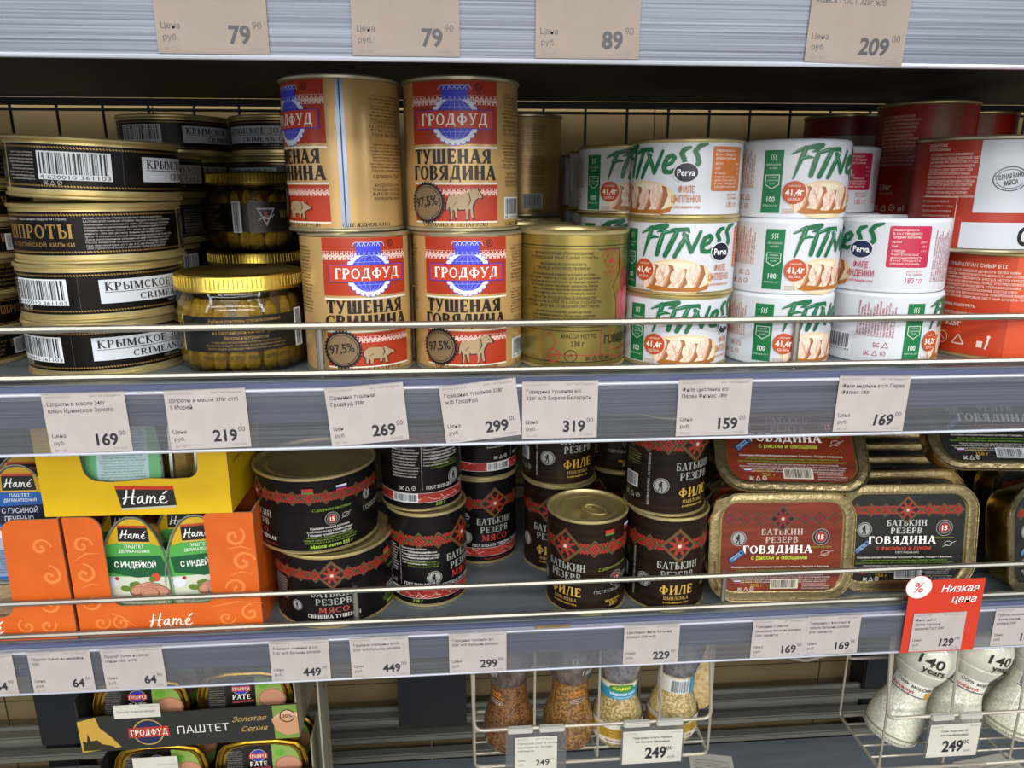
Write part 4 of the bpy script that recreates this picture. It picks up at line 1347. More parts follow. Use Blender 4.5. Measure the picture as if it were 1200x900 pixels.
def shelf(z, yf, label, drop, clear):
    r = tag(empty('metal_shelf', (0.1, yf, z)), label, 'shelf')
    dx = -0.1

    def P(name, x0, x1, y0, y1, z0, z1, m, bevel=0.0):
        return box_obj(name, x0 + dx, x1 + dx, y0 - yf, y1 - yf, z0 - z, z1 - z, m, r, bevel)
    P('deck', X0, X1, yf + .012, Y_BACK - .03, z - .012, z, M_DECK, .0008)
    P('underside', X0, X1, yf + .030, Y_BACK - .035, z - .014, z - .0121, M_UNDER)
    P('front_panel', X0, X1, yf + .0085, yf + .0119, z - drop, z - .0005, M_APRON, .0008)
    bm = bmesh.new()
    x = X0 + .02
    while x < X1 - .02:
        box(bm, x + dx, x + .007 + dx, .0245, .0275, -.002, .0002)
        x += .0235
    s = bm_obj('deck_slots', bm, M_BLACK, r)
    s['kind'] = 'stuff'
    P('price_rail', X0, X1, yf, yf + .0011, z - .0460, z - .0040, clear)
    bm = bmesh.new()
    for zz, rr in ((z - .0462, .0013), (z - .0038, .0012)):
        tube(bm, [(X0 + dx, .0006, zz - z), (X1 + dx, .0006, zz - z)], rr, 8)
    bm_obj('rail_lip', bm, M_RAIL, r)
    P('rail_channel', X0, X1, yf + .0045, yf + .0075, z - .009, z - .004, M_RAIL)
    return r


M_RAIL = mat('polished_rail_edge', '#b6bac6', 0.22, 0.1, coat=.4)
top_shelf = shelf(Z_TOP, Y_TOP, 'top metal shelf with scratched shiny price rail, cut by the upper frame edge', .034, M_CLEARTOP)
mid_shelf = shelf(Z_MID, Y_MID, 'middle metal shelf carrying the gold stew cans and white tins', .030, M_CLEAR)
low_shelf = shelf(Z_LOW, Y_LOW, 'lower metal shelf carrying orange cartons and black reserve cans', .034, M_CLEAR)

M_TAN_SHADED = mat('shaded_tan_back_panel', '#7d6a48', .8, color2='#705f40', scale=(4, 4, 10))  # tan panel darkened: shade of the lower bays put into the colour
# gondola back: panels, uprights and wire grid
wb = struct(empty('wall_back', (0.1, Y_BACK + .02, 0.0)))
xs = [X0 + k * (X1 - X0) / 7 for k in range(8)]
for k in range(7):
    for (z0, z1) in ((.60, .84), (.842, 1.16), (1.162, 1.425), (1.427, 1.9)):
        p = box_obj('panel', xs[k] + .001 - .1, xs[k + 1] - .001 - .1, -.008, .0, z0, z1, M_TAN if z0 > 1.3 else M_TAN_SHADED, wb)
for x in (-.56, .62):
    up = struct(box_obj('trim_1' if x < 0 else 'trim_2', x - .022, x + .022, Y_BACK - .029, Y_BACK + .010, 0.0, 1.95, M_BLACK, None, .002))
fl = struct(box_obj('floor', -4, 4, -5, 2, -.05, 0.0, mat('store_floor_tiles', '#a9a69e', .35, color2='#9d9a92', scale=(3, 3, 3))))
grid = tag(empty('wire_grid', (0.1, Y_BACK - .012, 1.40)), 'black wire mesh in front of the tan back panel', 'mesh')
x = -.80
while x < 1.02:
    if abs(x + .56) > .03 and abs(x - .62) > .03:
        tube_obj('upright_wire', [(x - .1, 0, -.42), (x - .1, 0, .245)], .0016, M_BLACK, grid, 6)
    x += .0505
for z in (1.6335, 1.372, 1.16, .99):
    tube_obj('cross_wire', [(X0 - .1, -.0034, z - 1.4), (X1 - .1, -.0034, z - 1.4)], .0017, M_BLACK, grid, 6)
bar = tag(box_obj('support_bar', X0, X1, Y_BACK - .028, Y_BACK - .018, 1.6375, 1.6450, M_BLACK), 'flat black crossbar under the top shelf at the back', 'crossbar')
for q, (pa, pb) in enumerate(((467, 546), (52, 108))):
    xa_, xb_ = xat(pa, .40, .88), xat(pb, .40, .88)
    dk = tag(box_obj('dark_carton', xa_, xb_, Y_BACK - .062, Y_BACK - .030, Z_BASE + .0605, .965, M_BLACK), ('black carton standing at the back between pate stack and spice basket', 'black carton at the back under the left end of the lower shelf')[q], 'box')

# base unit at the bottom, with stepped back ribs
base = tag(empty('base_shelf', (0.1, .36, Z_BASE)), 'grey stepped base shelf at the bottom of the picture', 'shelf')
box_obj('deck', X0 - .1, X1 - .1, -.40, .02, -.012, 0, M_DECK, base)
box_obj('plinth', X0 - .1, X1 - .1, -.395, -.385, -.765, -.012, M_APRON, base)
for k in range(3):
    box_obj('back_rib', X0 - .1, X1 - .1, .014 + k * .014, .03 + k * .014, .006 + k * .019, .016 + k * .019, M_BASE, base, .002)
box_obj('back_rib_plate', X0 - .1, X1 - .1, .058, .062, 0, .060, M_BASE, base)


# ---------------------------------------------------------------- wire guards
def guard(yf, z, rods, posts, label, yo):
    r = tag(empty('wire_guard', (0.1, yf + yo, z)), label, 'guard rail')
    for dz in rods:
        tube_obj('rod', [(X0 - .1, 0, dz), (X1 - .1, 0, dz)], .0026, M_STEEL, r)
    for px in posts:
        X = xat(px, yf + yo + .004, z + .02)
        tube_obj('post', [(X - .1, .0048, rods[0] - .004), (X - .1, .0048, rods[1] + .001)], .0026, M_STEEL, r)
    return r


guard(Y_MID, Z_MID, (.0038, .0378), (-190, 375, 933, 1500), 'satin wire guard along the front of the middle shelf', .0165)
guard(Y_LOW, Z_LOW, (.0072, .0402), (-60, 417, 848, 1330), 'satin wire guard along the front of the lower shelf', .011)


# ---------------------------------------------------------------- price tags
def price_tag(px, zb, yf, price, kop, lines, label, rot=0, group=None, shade='tag', dark='#3d3a3c', left='Цена', italic=0, x=None):
    w, h = 54.0, 42.5
    m = {'tag': M_PAPER, 'top': mat('tan_tag_paper', '#94877c', .75, color2='#8c7f74', scale=(40, 40, 40)), 'white': M_PAPER_W}[shade]
    X = x if x is not None else xat(px, yf, zb + .02)
    card = box_obj('price_tag', -w / 2000, w / 2000, 0, .0004, 0, h / 1000, m)
    card.location = (X, yf - .0008, zb)
    card.rotation_euler = (0, R_(-rot), 0)
    a = Art()
    a.text('46%09d' % ((int(price) * 7919 + int(px) * 31) % 10 ** 9), -w / 2 + 2, h - 3.2, 1.6, '#8d8684', 1, 'l', w=17, res=0)
    a.text('ЗАО "ТиК Продукты"', w / 2 - 2, h - 3.2, 1.6, '#7d7674', 1, 'r', w=21, res=0)
    k = int(w / 1.2)
    for i in range(k):
        a.rect(-w / 2 + i * 1.2, h - .5, -w / 2 + i * 1.2 + .7, h - .1, '#7d7674', 1)
        if shade == 'top':
            a.rect(-w / 2 + i * 1.2, .6, -w / 2 + i * 1.2 + .7, 1.0, '#7d7674', 1)
    for i, t in enumerate(lines):
        a.text(t, -w / 2 + 3, h - 8.8 - i * 4.8, 2.9, dark, 1, 'l', narrow=.93, bold=.008)
    a.text(left, -w / 2 + 2.5, 11.4, 2.9, '#4d484a', 1, 'l', bold=.005)
    a.text('руб.', -w / 2 + 3, 6.2, 2.8, '#4d484a', 1, 'l', bold=.005)
    a.text(price, w / 2 - 8.6, 5.0, 8.4, '#2c2a30', 1, 'r', bold=.03, shear=italic, narrow=.95)
    a.text(kop, w / 2 - 7.6, 11.6, 3.6, '#4d484a', 1, 'l')
    a.text('За 1 шт', -w / 2 + 3, 1.6, 1.6, '#7d7674', 1, 'l')
    a.text('11.01.2022', w / 2 - 3, 1.6, 1.6, '#7d7674', 1, 'r')
    link('print', a.mesh('print'), card)
    tag(card, label, 'price tag', group)
    return card


zt = Z_TOP - .0450
price_tag(247, zt, Y_TOP, '79', '90', ['Сардина атлантическая', '240г'], 'tan price tag 79.90 on the top rail, leftmost', 0, 'tan price tags on the top rail', 'top')
price_tag(475, zt, Y_TOP, '79', '90', ['Скумбрия атлантическая', '240г'], 'tan price tag 79.90 on the top rail above the upright stew cans', 0, 'tan price tags on the top rail', 'top')
price_tag(689, zt, Y_TOP, '89', '90', ['Шпроты в масле', '240г Крымское Золо'], 'tan price tag 89.90 on the top rail', 0, 'tan price tags on the top rail', 'top')
price_tag(1004, zt - .001, Y_TOP, '209', '00', ['Говядина тушеная', 'Изыск ГОСТ 325г ж/б'], 'tan price tag 209.00 on the top rail at right', -2, 'tan price tags on the top rail', 'top', italic=.12)
zm = Z_MID - .0448
g = 'price tags on the middle rail'
price_tag(104, zm, Y_MID, '169', '00', ['Шпроты в масле 240г', 'ключ Крымское Золото'], 'price tag 169 at the left end of the middle rail', 1, g)
price_tag(245, zm + .0008, Y_MID, '219', '00', ['Шпроты в масле 270г ст/б', '5 Морей'], 'pale price tag 219 below the fish jars', 1, g)
price_tag(433, zm + .0015, Y_MID, '269', '00', ['Свинина тушеная', 'Гродфуд 338г'], 'tilted price tag 269 under the pork stew stack', 4, g, dark='#3d3a3c', left='Цен')
price_tag(567, zm + .0022, Y_MID, '299', '00', ['Говядина тушеная 338г', 'ж/б Гродфуд'], 'tilted price tag 299 under the beef stew stack', 6, g)
price_tag(656, zm + .0016, Y_MID, '319', '00', ['Говядина тушеная в/с', '338г ж/б Береза Беларусь'], 'price tag 319 under the single gold can', 0, g)
price_tag(836, zm + .0008, Y_MID, '159', '00', ['Филе цыпленка в/с', 'Перва Фитнес 180г'], 'price tag 159 below the white chicken tins', 0, g)
price_tag(1020, zm + .0008, Y_MID, '169', '00', ['Филе индейки в с/с Перва', 'Фитнес 180г'], 'price tag 169 near the right end of the middle rail', -1, g, italic=.15)
zl = Z_LOW - .0450
g = 'price tags on the lower rail'
price_tag(-18, zl, Y_LOW, '64', '90', ['Паштет Хаме', '105г'], 'price tag cut off by the left frame edge on the lower rail', 0, g)
price_tag(73, zl, Y_LOW, '64', '90', ['Паштет Хаме из индейки', '105г'], 'price tag 64.90 under the left orange carton', 0, g)
price_tag(158, zl, Y_LOW, '64', '90', ['Паштет Хаме из мяса', 'птицы 105г а.т/б'], 'price tag 64.90 under the right orange carton', 1, g)
price_tag(352, zl, Y_LOW, '449', '00', ['Тушеная свинина в с/с', '525г ж/б батькин резерв'], 'price tag 449 under the stack of large black cans', 0, g)
price_tag(446, zl, Y_LOW, '449', '00', ['Тушеная говядина в с/с', '525г ж/б батькин резерв'], 'price tag 449 right of the other 449 tag', 1, g)
price_tag(560, zl, Y_LOW, '299', '00', ['Говядина тушеная в/с', '338г ж/б батькин резерв'], 'price tag 299 on the lower rail', 0, g)
price_tag(763, zl, Y_LOW, '229', '00', ['Цыпленка филе батькин', 'резерв 338г ж/б'], 'price tag 229 on the lower rail above the spice jars', 0, g)
price_tag(912, zl, Y_LOW, '169', '00', ['Говядина с рисом', 'овощами батькин резерв', '250г ламистр'], 'price tag 169 on the lower rail, left of two touching tags', 0, g)
price_tag(975, zl + .001, Y_LOW, '169', '00', ['Говядина с фасолью и', 'луком батькин резерв', '250г ламистр'], 'price tag 169 on the lower rail, right of two touching tags', 0, g)
price_tag(1193, zl + .001, Y_LOW, '169', '00', ['Гречка по-купе', 'тушен кашей', 'резерв 250г'], 'price tag cut by the right frame edge on the lower rail', 0, g)

# red promotion holder
sx = xat(1103, Y_LOW - .004, Z_LOW - .02)
pr = box_obj('promotion_sign', -.038, .038, 0, .0006, -.0455, .034, mat('red_promo_card', '#c4341c', .4))
pr.location = (sx, Y_LOW - .0026, Z_LOW)
pr.rotation_euler = (0, 0, 0)
a = Art()
a.rect(-38, -45.5, 38, -45.4, '#d23a28', 0)
a.ell(-29, 27, 13.5, 12.5, '#f0ece6', 2)
a.poly([(-22, 25), (-18, 19), (-27, 20)], '#f0ece6', 2)
a.arc(-29, 27, 13.3, 12.3, 0, 360, .6, '#d23a28', 3)
a.text('%', -29, 21.6, 11, '#d23a28', 4, 'c', shear=.15, bold=.01)
a.text('Низкая', 33, 20.5, 8.2, '#f4f0ec', 2, 'r', shear=.22, bold=.006)
a.text('цена', 32, 8.6, 8.2, '#f4f0ec', 2, 'r', shear=.22, bold=.006)
link('print', a.mesh('print'), pr)
tag(pr, 'red low price sign with a percent bubble clipped to lower rail', 'sign')
pt = price_tag(1103, Z_LOW - .0440, Y_LOW, '129', '00', ['Филе цып с', 'зелен горош.и', 'морков Гост 250г'], 'price tag 129 on the red promotion sign', 0, None, x=sx - .003, italic=.12)
pt.location.y = Y_LOW - .0034
box_obj('x', 0, 0, 0, 0, 0, 0, M_RAIL) if False else None

# slip of card lying between deck and rail
sl = box_obj('card_strip', 0, .032, 0, .004, 0, .0012, M_KRAFT)
sl.location = (xat(628, Y_LOW + .006, Z_LOW - .003), Y_LOW + .0020, Z_LOW - .0032)
tag(sl, 'thin beige card strip stuck on the lower shelf edge', 'strip')


# ---------------------------------------------------------------- cans
def can_body(R, H, mbody, mlid, white=False, name='can', lab=None, tab=False):
    r = empty(name, (0, 0, 0))
    bm = bmesh.new()
    if white:
        prof = [(0, .001), (R - .004, .001), (R - .002, 0), (R - .0006, .0006), (R, .0022), (R, H - .0028), (R - .0002, H - .0016), (R - .0012, H - .0003), (R - .0022, H), (R - .0030, H - .0006), (R - .0034, H - .0035)]
    else:
        prof = [(0, .0015), (R - .003, .0015), (R - .0018, 0), (R + .0002, 0), (R + .0010, .0008), (R + .0010, .0019), (R - .0003, .0026), (R - .0005, .0029), (R, .0034), (R, H - .0040), (R - .0006, H - .0035), (R - .0002, H - .0030), (R + .0010, H - .0024), (R + .0012, H - .0010), (R + .0004, H), (R - .0008, H), (R - .0014, H - .0010), (R - .0016, H - .0042)]
    lathe(bm, prof, 72)
    bm_obj('body', bm, mbody, r)
    bm = bmesh.new()
    q = (R - .0033) if white else (R - .0015)
    lathe(bm, [(q, H - .0036), (q - .002, H - .0044), (q - .004, H - .0036), (q - .0055, H - .0042), (q - .010, H - .0042), (q - .0112, H - .0036), (q - .0125, H - .0042), (q * .45, H - .0042), (q * .43, H - .0046), (0, H - .0046)], 56)
    bm_obj('lid', bm, mlid, r)
    if lab is not None:
        link('label', lab, r)
    if tab:
        bm = bmesh.new()
        pts = [(.013 * math.cos(t) * 1.0 + .010, .0088 * math.sin(t), H - .0020) for t in [2 * math.pi * k / 20 for k in range(21)]]
        tube(bm, pts, .0011, 6)
        box(bm, -.006, .002, -.003, .003, H - .0040, H - .0022)
        tube(bm, [(-.002, 0, H - .0044), (-.002, 0, H - .0018)], .0016, 8)
        t = bm_obj('pull_tab', bm, M_GOLD, r)
        t.rotation_euler = (0, 0, R_(-15))
    return r


M_GOLD_L = mat('pale_gold_rim_tin', '#d8d0b2', 0.28, 0.8, color2='#ccc3a2', scale=(12, 12, 60))
KINDS = {}


def kind(k, R, H, mb, ml, lab, white=False, tab=False, name='food_can'):
    KINDS[k] = dict(R=R, H=H, mb=mb, ml=ml, lab=lab, white=white, proto=None, tab=tab, name=name)


kind('pork', .0405, .101, M_GOLD_L, M_GOLD_L, lambda: meat_label('pork'), name='stew_can')
kind('beef', .0405, .101, M_GOLD_L, M_GOLD_L, lambda: meat_label('beef'), name='stew_can')
kind('beryoza', .0405, .101, M_GOLD, M_GOLD, beryoza_label, name='stew_can')
kind('sprat', .0555, .040, M_GOLD, M_GOLD, sprat_label, name='fish_tin')
kind('thin', .050, .0266, M_GOLD, M_GOLD, thin_tin_label, name='fish_tin')
kind('chick', .0402, .0545, M_GOLD, M_GOLD, lambda: fitness_label('chicken'), name='chicken_tin')
kind('chickw', .0402, .0545, M_WHITEP, M_SILVER, lambda: fitness_label('chicken'), True, name='chicken_tin')
kind('turkey', .0430, .0545, M_WHITEP, M_SILVER, lambda: fitness_label('turkey'), True, name='turkey_tin')
kind('redu', .050, .0835, M_GOLD_L, M_GOLD_L, lambda: red_label('upper'), name='stew_can')
kind('redl', .050, .0835, M_GOLD, M_GOLD, lambda: red_label('lower'), name='stew_can')
kind('redt', .0405, .101, M_GOLD, M_GOLD, lambda: red_label('tall'), name='stew_can')
kind('bull', .0405, .101, M_GOLD, M_GOLD, bull_label, name='stew_can')
kind('big', .0570, .0745, M_GOLD, M_GOLD, lambda: reserve_label('big'), name='stew_can')
kind('stew', .0390, .099, M_GOLD, M_GOLD, lambda: reserve_label('stew'), name='stew_can')
kind('fillet', .0390, .099, M_GOLD, M_GOLD, lambda: reserve_label('fillet'), tab=True, name='fillet_can')


def can(k, px, Y, z, turn, label, group=None, dz=0, cat=None, tilt=(0, 0)):
    d = KINDS[k]
    if d['proto'] is None:
        me = d['lab']()
        me.name = k + '_label'
        r = can_body(d['R'], d['H'], d['mb'], d['ml'], d['white'], d['name'], me, d['tab'])
        d['proto'] = r
    else:
        r = copy_tree(d['proto'])
        if 'group' in r:
            del r['group']
    X = xat(px, Y, z + d['H'] / 2)
    r.location = (X, Y, z + dz)
    r.rotation_euler = (R_(tilt[0]), R_(tilt[1]), -math.atan2(X - CAM.x, Y - CAM.y) + R_(turn))
    tag(r, label, cat or ('tin' if 'tin' in d['name'] else 'can'), group)
    return r


g = 'black and gold sprat tins in the front stack'
h = .0403
can('sprat', 130, .082, Z_MID, -80, 'flat black sprat tin with cream name plate, bottom of front stack', g)
can('sprat', 123, .081, Z_MID + h, -71, 'flat black sprat tin with cream name plate, third from top', g)
can('sprat', 118, .080, Z_MID + 2 * h, 98, 'flat black sprat tin with gold lettering and text block', g)
can('sprat', 112, .080, Z_MID + 3 * h, -37, 'slightly tilted black sprat tin with barcode, topmost of front stack', g, dz=.0032, tilt=(0, 2.6))
g = 'sprat tins stacked behind the front stack'
for k in range(4):
    can('sprat', 163, .235, Z_MID + k * h, (30, 20, 150, -92)[k], ('black sprat tin hidden behind the front stack, lowest of its row', 'black sprat tin behind the front stack, second from shelf', 'black sprat tin behind the front stack, third from shelf', 'black sprat tin whose plate shows right of the top front tin')[k], g)
for k in range(5):
    can('sprat', 206, .359, Z_MID + k * h, (10, 50, 80, 20, -60)[k], ('deepest black sprat tin on the shelf deck', 'deep black sprat tin, second of five', 'deep black sprat tin, third of five', 'deep black sprat tin, fourth of five', 'dim black sprat tin peeking over the stacks at the back')[k], g)
for k in range(5):
    can('thin', -53 + k * 0, .10, Z_MID + k * .0267, (60, 130, 0, 50, 110)[k], ('thin dark tin at the left frame edge, lowest', 'thin dark tin at the left frame edge, second from deck', 'thin dark tin at the left frame edge, third from deck', 'thin dark tin at the left frame edge, fourth from deck', 'thin dark tin at the left frame edge, fifth from deck')[k], 'thin tins at the left frame edge')
can('thin', -55, .10, Z_MID + 5 * .0267, 20, 'thin dark tin at the left frame edge, topmost', 'thin tins at the left frame edge')

g = 'sprat tins stacked behind the jars'
for k in range(5):
    can('sprat', 334, .357, Z_MID + k * h, 100 + 30 * k, ('sprat tin behind the jars, resting on the deck', 'sprat tin behind the jars, second', 'sprat tin behind the jars, third', 'sprat tin behind the jars, fourth', 'dim sprat tin whose rim shows above the rear jar lid')[k], g)

g = 'gold stew cans with red emblem panel'
can('pork', 421, .062, Z_MID, 9, 'gold can of pork stew standing on the deck behind price tag 269', g)
can('pork', 403, .062, Z_MID + .1013, -60, 'gold pork stew can turned to its seam, top of left stack', g)
can('beef', 549, .062, Z_MID, -3, 'gold can of beef stew standing on the deck', g)
can('beef', 541, .062, Z_MID + .1013, -8, 'gold beef stew can with red panel and cow, top of right stack', g)
can('beryoza', 671, .064, Z_MID, 12, 'olive gold can with dense black print beside the beef stack', 'olive gold cans in a row')
for k, (px, Y) in enumerate(((615, .152), (609, .238), (603, .324))):
    can('beryoza', px, Y, Z_MID, 150 + k * 40, 'olive gold can hidden in row, %s behind the front one' % ('first', 'second', 'third')[k], 'olive gold cans in a row')
can('beef', 613, .326, Z_MID + .1013, -55, 'shaded stew can standing at the back on the olive cans', None)

g = 'white chicken tins with gold rims'
can('chick', 790, .064, Z_MID, 18, 'gold-rimmed chicken tin, bottom of front stack', g)
can('chick', 797, .063, Z_MID + .0547, 0, 'gold-rimmed chicken tin, middle of front stack', g)
can('chick', 803, .063, Z_MID + .1094, -43, 'gold-rimmed chicken tin with orange nutrition block, top of front stack', g)
for j, (px, Y, t) in enumerate(((733, .150, 2), (716, .237, 40), (702, .324, 120))):
    for k in range(3):
        can('chick', px, Y, Z_MID + k * .0547, t + k * 9, '%s chicken tin of the %s rear stack' % (('bottom', 'middle', 'top')[k], ('nearest', 'second', 'deepest')[j]), 'chicken tins in the rear stacks')
g = 'all-white chicken tins'
can('chickw', 910, .064, Z_MID, 47, 'all-white chicken tin, bottom of its stack', g)
can('chickw', 918, .063, Z_MID + .0547, 51, 'all-white chicken tin, middle of its stack', g)
can('chickw', 927, .063, Z_MID + .1094, 42, 'all-white chicken tin, top of its stack', g)
g = 'white turkey tins with crimson print'
can('turkey', 1031, .066, Z_MID, 90, 'white turkey tin with barcode, lower of two', g)
can('turkey', 1039, .066, Z_MID + .0547, -64, 'white turkey tin with crimson nutrition block, upper of two', g)
for k in range(3):
    can('turkey', 966, .162, Z_MID + k * .0547, -52 + k * 2, 'turkey tin in the stack behind, %s' % ('lowest', 'middle one', 'top one with crimson block')[k], 'turkey tins in the stack behind')
can('bull', 985, .30, Z_MID, 20, 'dim can with a bull picture, lower, at the back', 'dim bull cans at the back')
can('bull', 985, .30, Z_MID + .1013, 20, 'dim can with a red top band at the back', 'dim bull cans at the back')
g = 'red stew cans at the right'
can('redl', 1167, .074, Z_MID, 0, 'orange red can with white text, lower front', g)
can('redu', 1150, .073, Z_MID + .0838, 0, 'large red can with grey panel and oval stamp, upper front', g)
for j, (px, Y, t) in enumerate(((1079, .175, -6), (1131, .262, -20), (1254, .196, -40))):
    for k in range(2):
        can('redt', px, Y, Z_MID + k * .1013, t, '%s tall red can, %s' % (('lower', 'upper')[k], ('beside the turkey tins', 'deep behind the front red cans', 'cut by right frame edge')[j]), 'tall red cans behind')

# ---- lower shelf cans
g = 'large black stew cans'
can('big', 393, .180, Z_LOW, -4, 'large black can with diamond medallion, lower of the pair', g)
can('big', 372, .185, Z_LOW + .0748, -68, 'large black can with two little flags, upper of the pair', g)
g = 'black stew cans with red meat band'
can('stew', 501, .192, Z_LOW, 57, 'black stew can with flag and meat band, front lower', g)
can('stew', 493, .198, Z_LOW + .0993, 100, 'black stew can showing its barcode side, front upper', g)
can('stew', 564, .274, Z_LOW, 22, 'black stew can with red meat band, rear lower', g)
can('stew', 564, .274, Z_LOW + .0993, 152, 'black stew can, rear upper, mostly behind the rail', g)
g = 'brown fillet cans'
can('fillet', 687, .164, Z_LOW, -30, 'single brown fillet can with visible ring pull lid', g)
can('fillet', 780, .164, Z_LOW, 19, 'brown fillet can with centred medallion, lower of right stack', g)
can('fillet', 781, .168, Z_LOW + .0993, 44, 'brown fillet can with barcode and hiker stamp, upper of right stack', g)
can('fillet', 655, .248, Z_LOW, -12, 'brown fillet can behind the single can, lower', g)
can('fillet', 655, .248, Z_LOW + .0993, 32, 'brown fillet can behind the single can, upper', g)
can('fillet', 728, .280, Z_LOW, -40, 'brown fillet can in the gap before the right stack, lower', g)
can('fillet', 728, .280, Z_LOW + .0993, -62, 'brown fillet can in the gap before the right stack, upper', g)
can('fillet', 800, .335, Z_LOW, -40, 'deepest brown fillet can, lower', g)
can('fillet', 800, .335, Z_LOW + .0993, -40, 'deepest brown fillet can, upper', g)


# ---------------------------------------------------------------- jars of sprats
def jar():
    r = empty('fish_jar', (0, 0, 0))
    R = .0472
    bm = bmesh.new()
    lathe(bm, [(.036, .0006), (.0405, .0010), (.0440, .0040), (.0462, .0100), (R, .0180), (R, .0440), (.0468, .0480), (.0452, .0530), (.0428, .0565), (.0420, .0600), (.0420, .0625)], 64)
    bm_obj('glass', bm, mat_glass, r)
    bm = bmesh.new()
    lathe(bm, [(0, .002), (.0385, .002), (.0408, .012), (.0408, .045), (.0388, .0545), (0, .0555)], 48)
    bm_obj('oil', bm, mat('amber_oil', '#4a3608', .25, 0, coat=.4), r)
    bm = bmesh.new()
    lathe(bm, [(.0425, .0600), (.0452, .0600), (.0456, .0610), (.0452, .0622), (.0450, .0705), (.0440, .0718), (.0425, .0722), (.0405, .0716), (.0395, .0710), (0, .0710)], 64)
    for k in range(90):
        t = 2 * math.pi * k / 90
        x, y = .0451 * math.sin(t), -.0451 * math.cos(t)
        tube(bm, [(x, y, .0625), (x, y, .0698)], .00045, 4, False)
    bm_obj('lid', bm, M_GOLDLID, r)
    link('label', jar_label().mesh('jar_label', .0473), r)
    # fish bodies round the glass, two tiers
    fm = mat('smoked_sprat_skin', '#8a6818', .26, .40, color2='#e2c65a', scale=(150, 150, 420), lo=.38, hi=.66, bump=.6)
    rj = random.Random(4)
    me = None
    for tier, (z0, hh) in enumerate(((.0030, .0235), (.0275, .0265))):
        for k in range(22):
            t = 2 * math.pi * (k + .5 * tier) / 22
            if me is None:
                bm = bmesh.new()
                bmesh.ops.create_uvsphere(bm, u_segments=10, v_segments=8, radius=1)
                for v in bm.verts:
                    v.co.x *= .0066
                    v.co.y *= .0056
                    v.co.z = (max(-1, min(1, v.co.z * 1.12))) * .5 + .5
                    v.co.x *= 1.12 - .35 * v.co.z
                o = bm_obj('sprat', bm, fm, r)
                me = o.data
            else:
                o = link('sprat', me, r)
            rad = .0402 if tier == 0 else .0394
            o.location = (rad * math.sin(t), -rad * math.cos(t), z0)
            o.scale = (rj.uniform(.85, 1.2), rj.uniform(.9, 1.1), hh * rj.uniform(.92, 1.06))
            o.rotation_euler = (0, R_(rj.uniform(-7, 7)), t)
    return r


mat_glass = bpy.data.materials.new('jar_glass')
mat_glass.use_nodes = True
nt = mat_glass.node_tree
nt.nodes.remove(nt.nodes['Principled BSDF'])
mx, tr, gl = nt.nodes.new('ShaderNodeMixShader'), nt.nodes.new('ShaderNodeBsdfTransparent'), nt.nodes.new('ShaderNodeBsdfGlossy')
tr.inputs[0].default_value = (.95, .9, .72, 1)
gl.inputs['Roughness'].default_value = .08
fr = nt.nodes.new('ShaderNodeFresnel')
fr.inputs[0].default_value = 1.5
nt.links.new(fr.outputs[0], mx.inputs[0])
nt.links.new(tr.outputs[0], mx.inputs[1])
nt.links.new(gl.outputs[0], mx.inputs[2])
nt.links.new(mx.outputs[0], nt.nodes['Material Output'].inputs[0])
j0 = jar()
for k, (px, Y, z, t, lab) in enumerate(((285, .068, Z_MID, 6, 'fish jar with gold lid at the front of the shelf'), (304, .252, Z_MID, 0, 'fish jar behind, standing on the deck'), (303, .252, Z_MID + .0725, -70, 'fish jar with seagull shield, on top of the rear jar'))):
    j = j0 if k == 0 else copy_tree(j0)
    X = xat(px, Y, z + .036)
    j.location = (X, Y, z)
    j.rotation_euler = (0, 0, -math.atan2(X, Y + .5) + R_(t))
    tag(j, lab, 'jar', 'jars of sprats with gold lids')


# ---------------------------------------------------------------- foil dishes
def rr_loop(w, h, r, n=7):
    pts = []
    for cx, cz, a0 in ((w / 2 - r, -h / 2 + r, -90), (w / 2 - r, h / 2 - r, 0), (-w / 2 + r, h / 2 - r, 90), (-w / 2 + r, -h / 2 + r, 180)):
        for k in range(n + 1):
            t = R_(a0 + 90 * k / n)
            pts.append((cx + r * math.cos(t), cz + r * math.sin(t)))
    return pts


def loft(bm, loops, cap0=False, cap1=False):
    """loops: list of (points xz, y)"""
    rings = [[bm.verts.new((x, y, z)) for x, z in P] for P, y in loops]
    for a_, b_ in zip(rings, rings[1:]):
        n = len(a_)
        for i in range(n):
            bm.faces.new((a_[i], a_[(i + 1) % n], b_[(i + 1) % n], b_[i]))
    if cap0:
        bm.faces.new(rings[0])
    if cap1:
        bm.faces.new(rings[-1][::-1])


def dish(outline, depth, mrim, mlid, mbody, lab, lab_off=(0, 0), name='foil_tray', rim=.0085, flap=True):
    """outline(inset) gives the xz loop; the lid faces -Y at y = 0"""
    r = empty(name, (0, 0, 0))
    bm = bmesh.new()
    loft(bm, [(outline(rim), .0014), (outline(rim - .0012), .0), (outline(rim * .55), -.0006), (outline(rim * .3), .0002), (outline(.0016), .0), (outline(.0010), -.0011), (outline(.0003), -.0012), (outline(0), -.0004), (outline(.0002), .0016), (outline(.0024), .0022)])
    bm_obj('rim', bm, mrim, r)
    bm = bmesh.new()
    loft(bm, [(outline(.0020), .0016), (outline(.0042), .0030), (outline(.0062), depth * .5), (outline(.0088), depth * .9), (outline(.0120), depth)], cap1=True)
    bm_obj('body', bm, mbody, r)
    bm = bmesh.new()
    vs = [bm.verts.new((x, .0010, z)) for x, z in outline(rim - .0008)]
    bm.faces.new(vs)
    bm_obj('lid_film', bm, mlid, r)
    o = link('label', lab, r)
    o.location = (lab_off[0], .0008, lab_off[1])
    return r


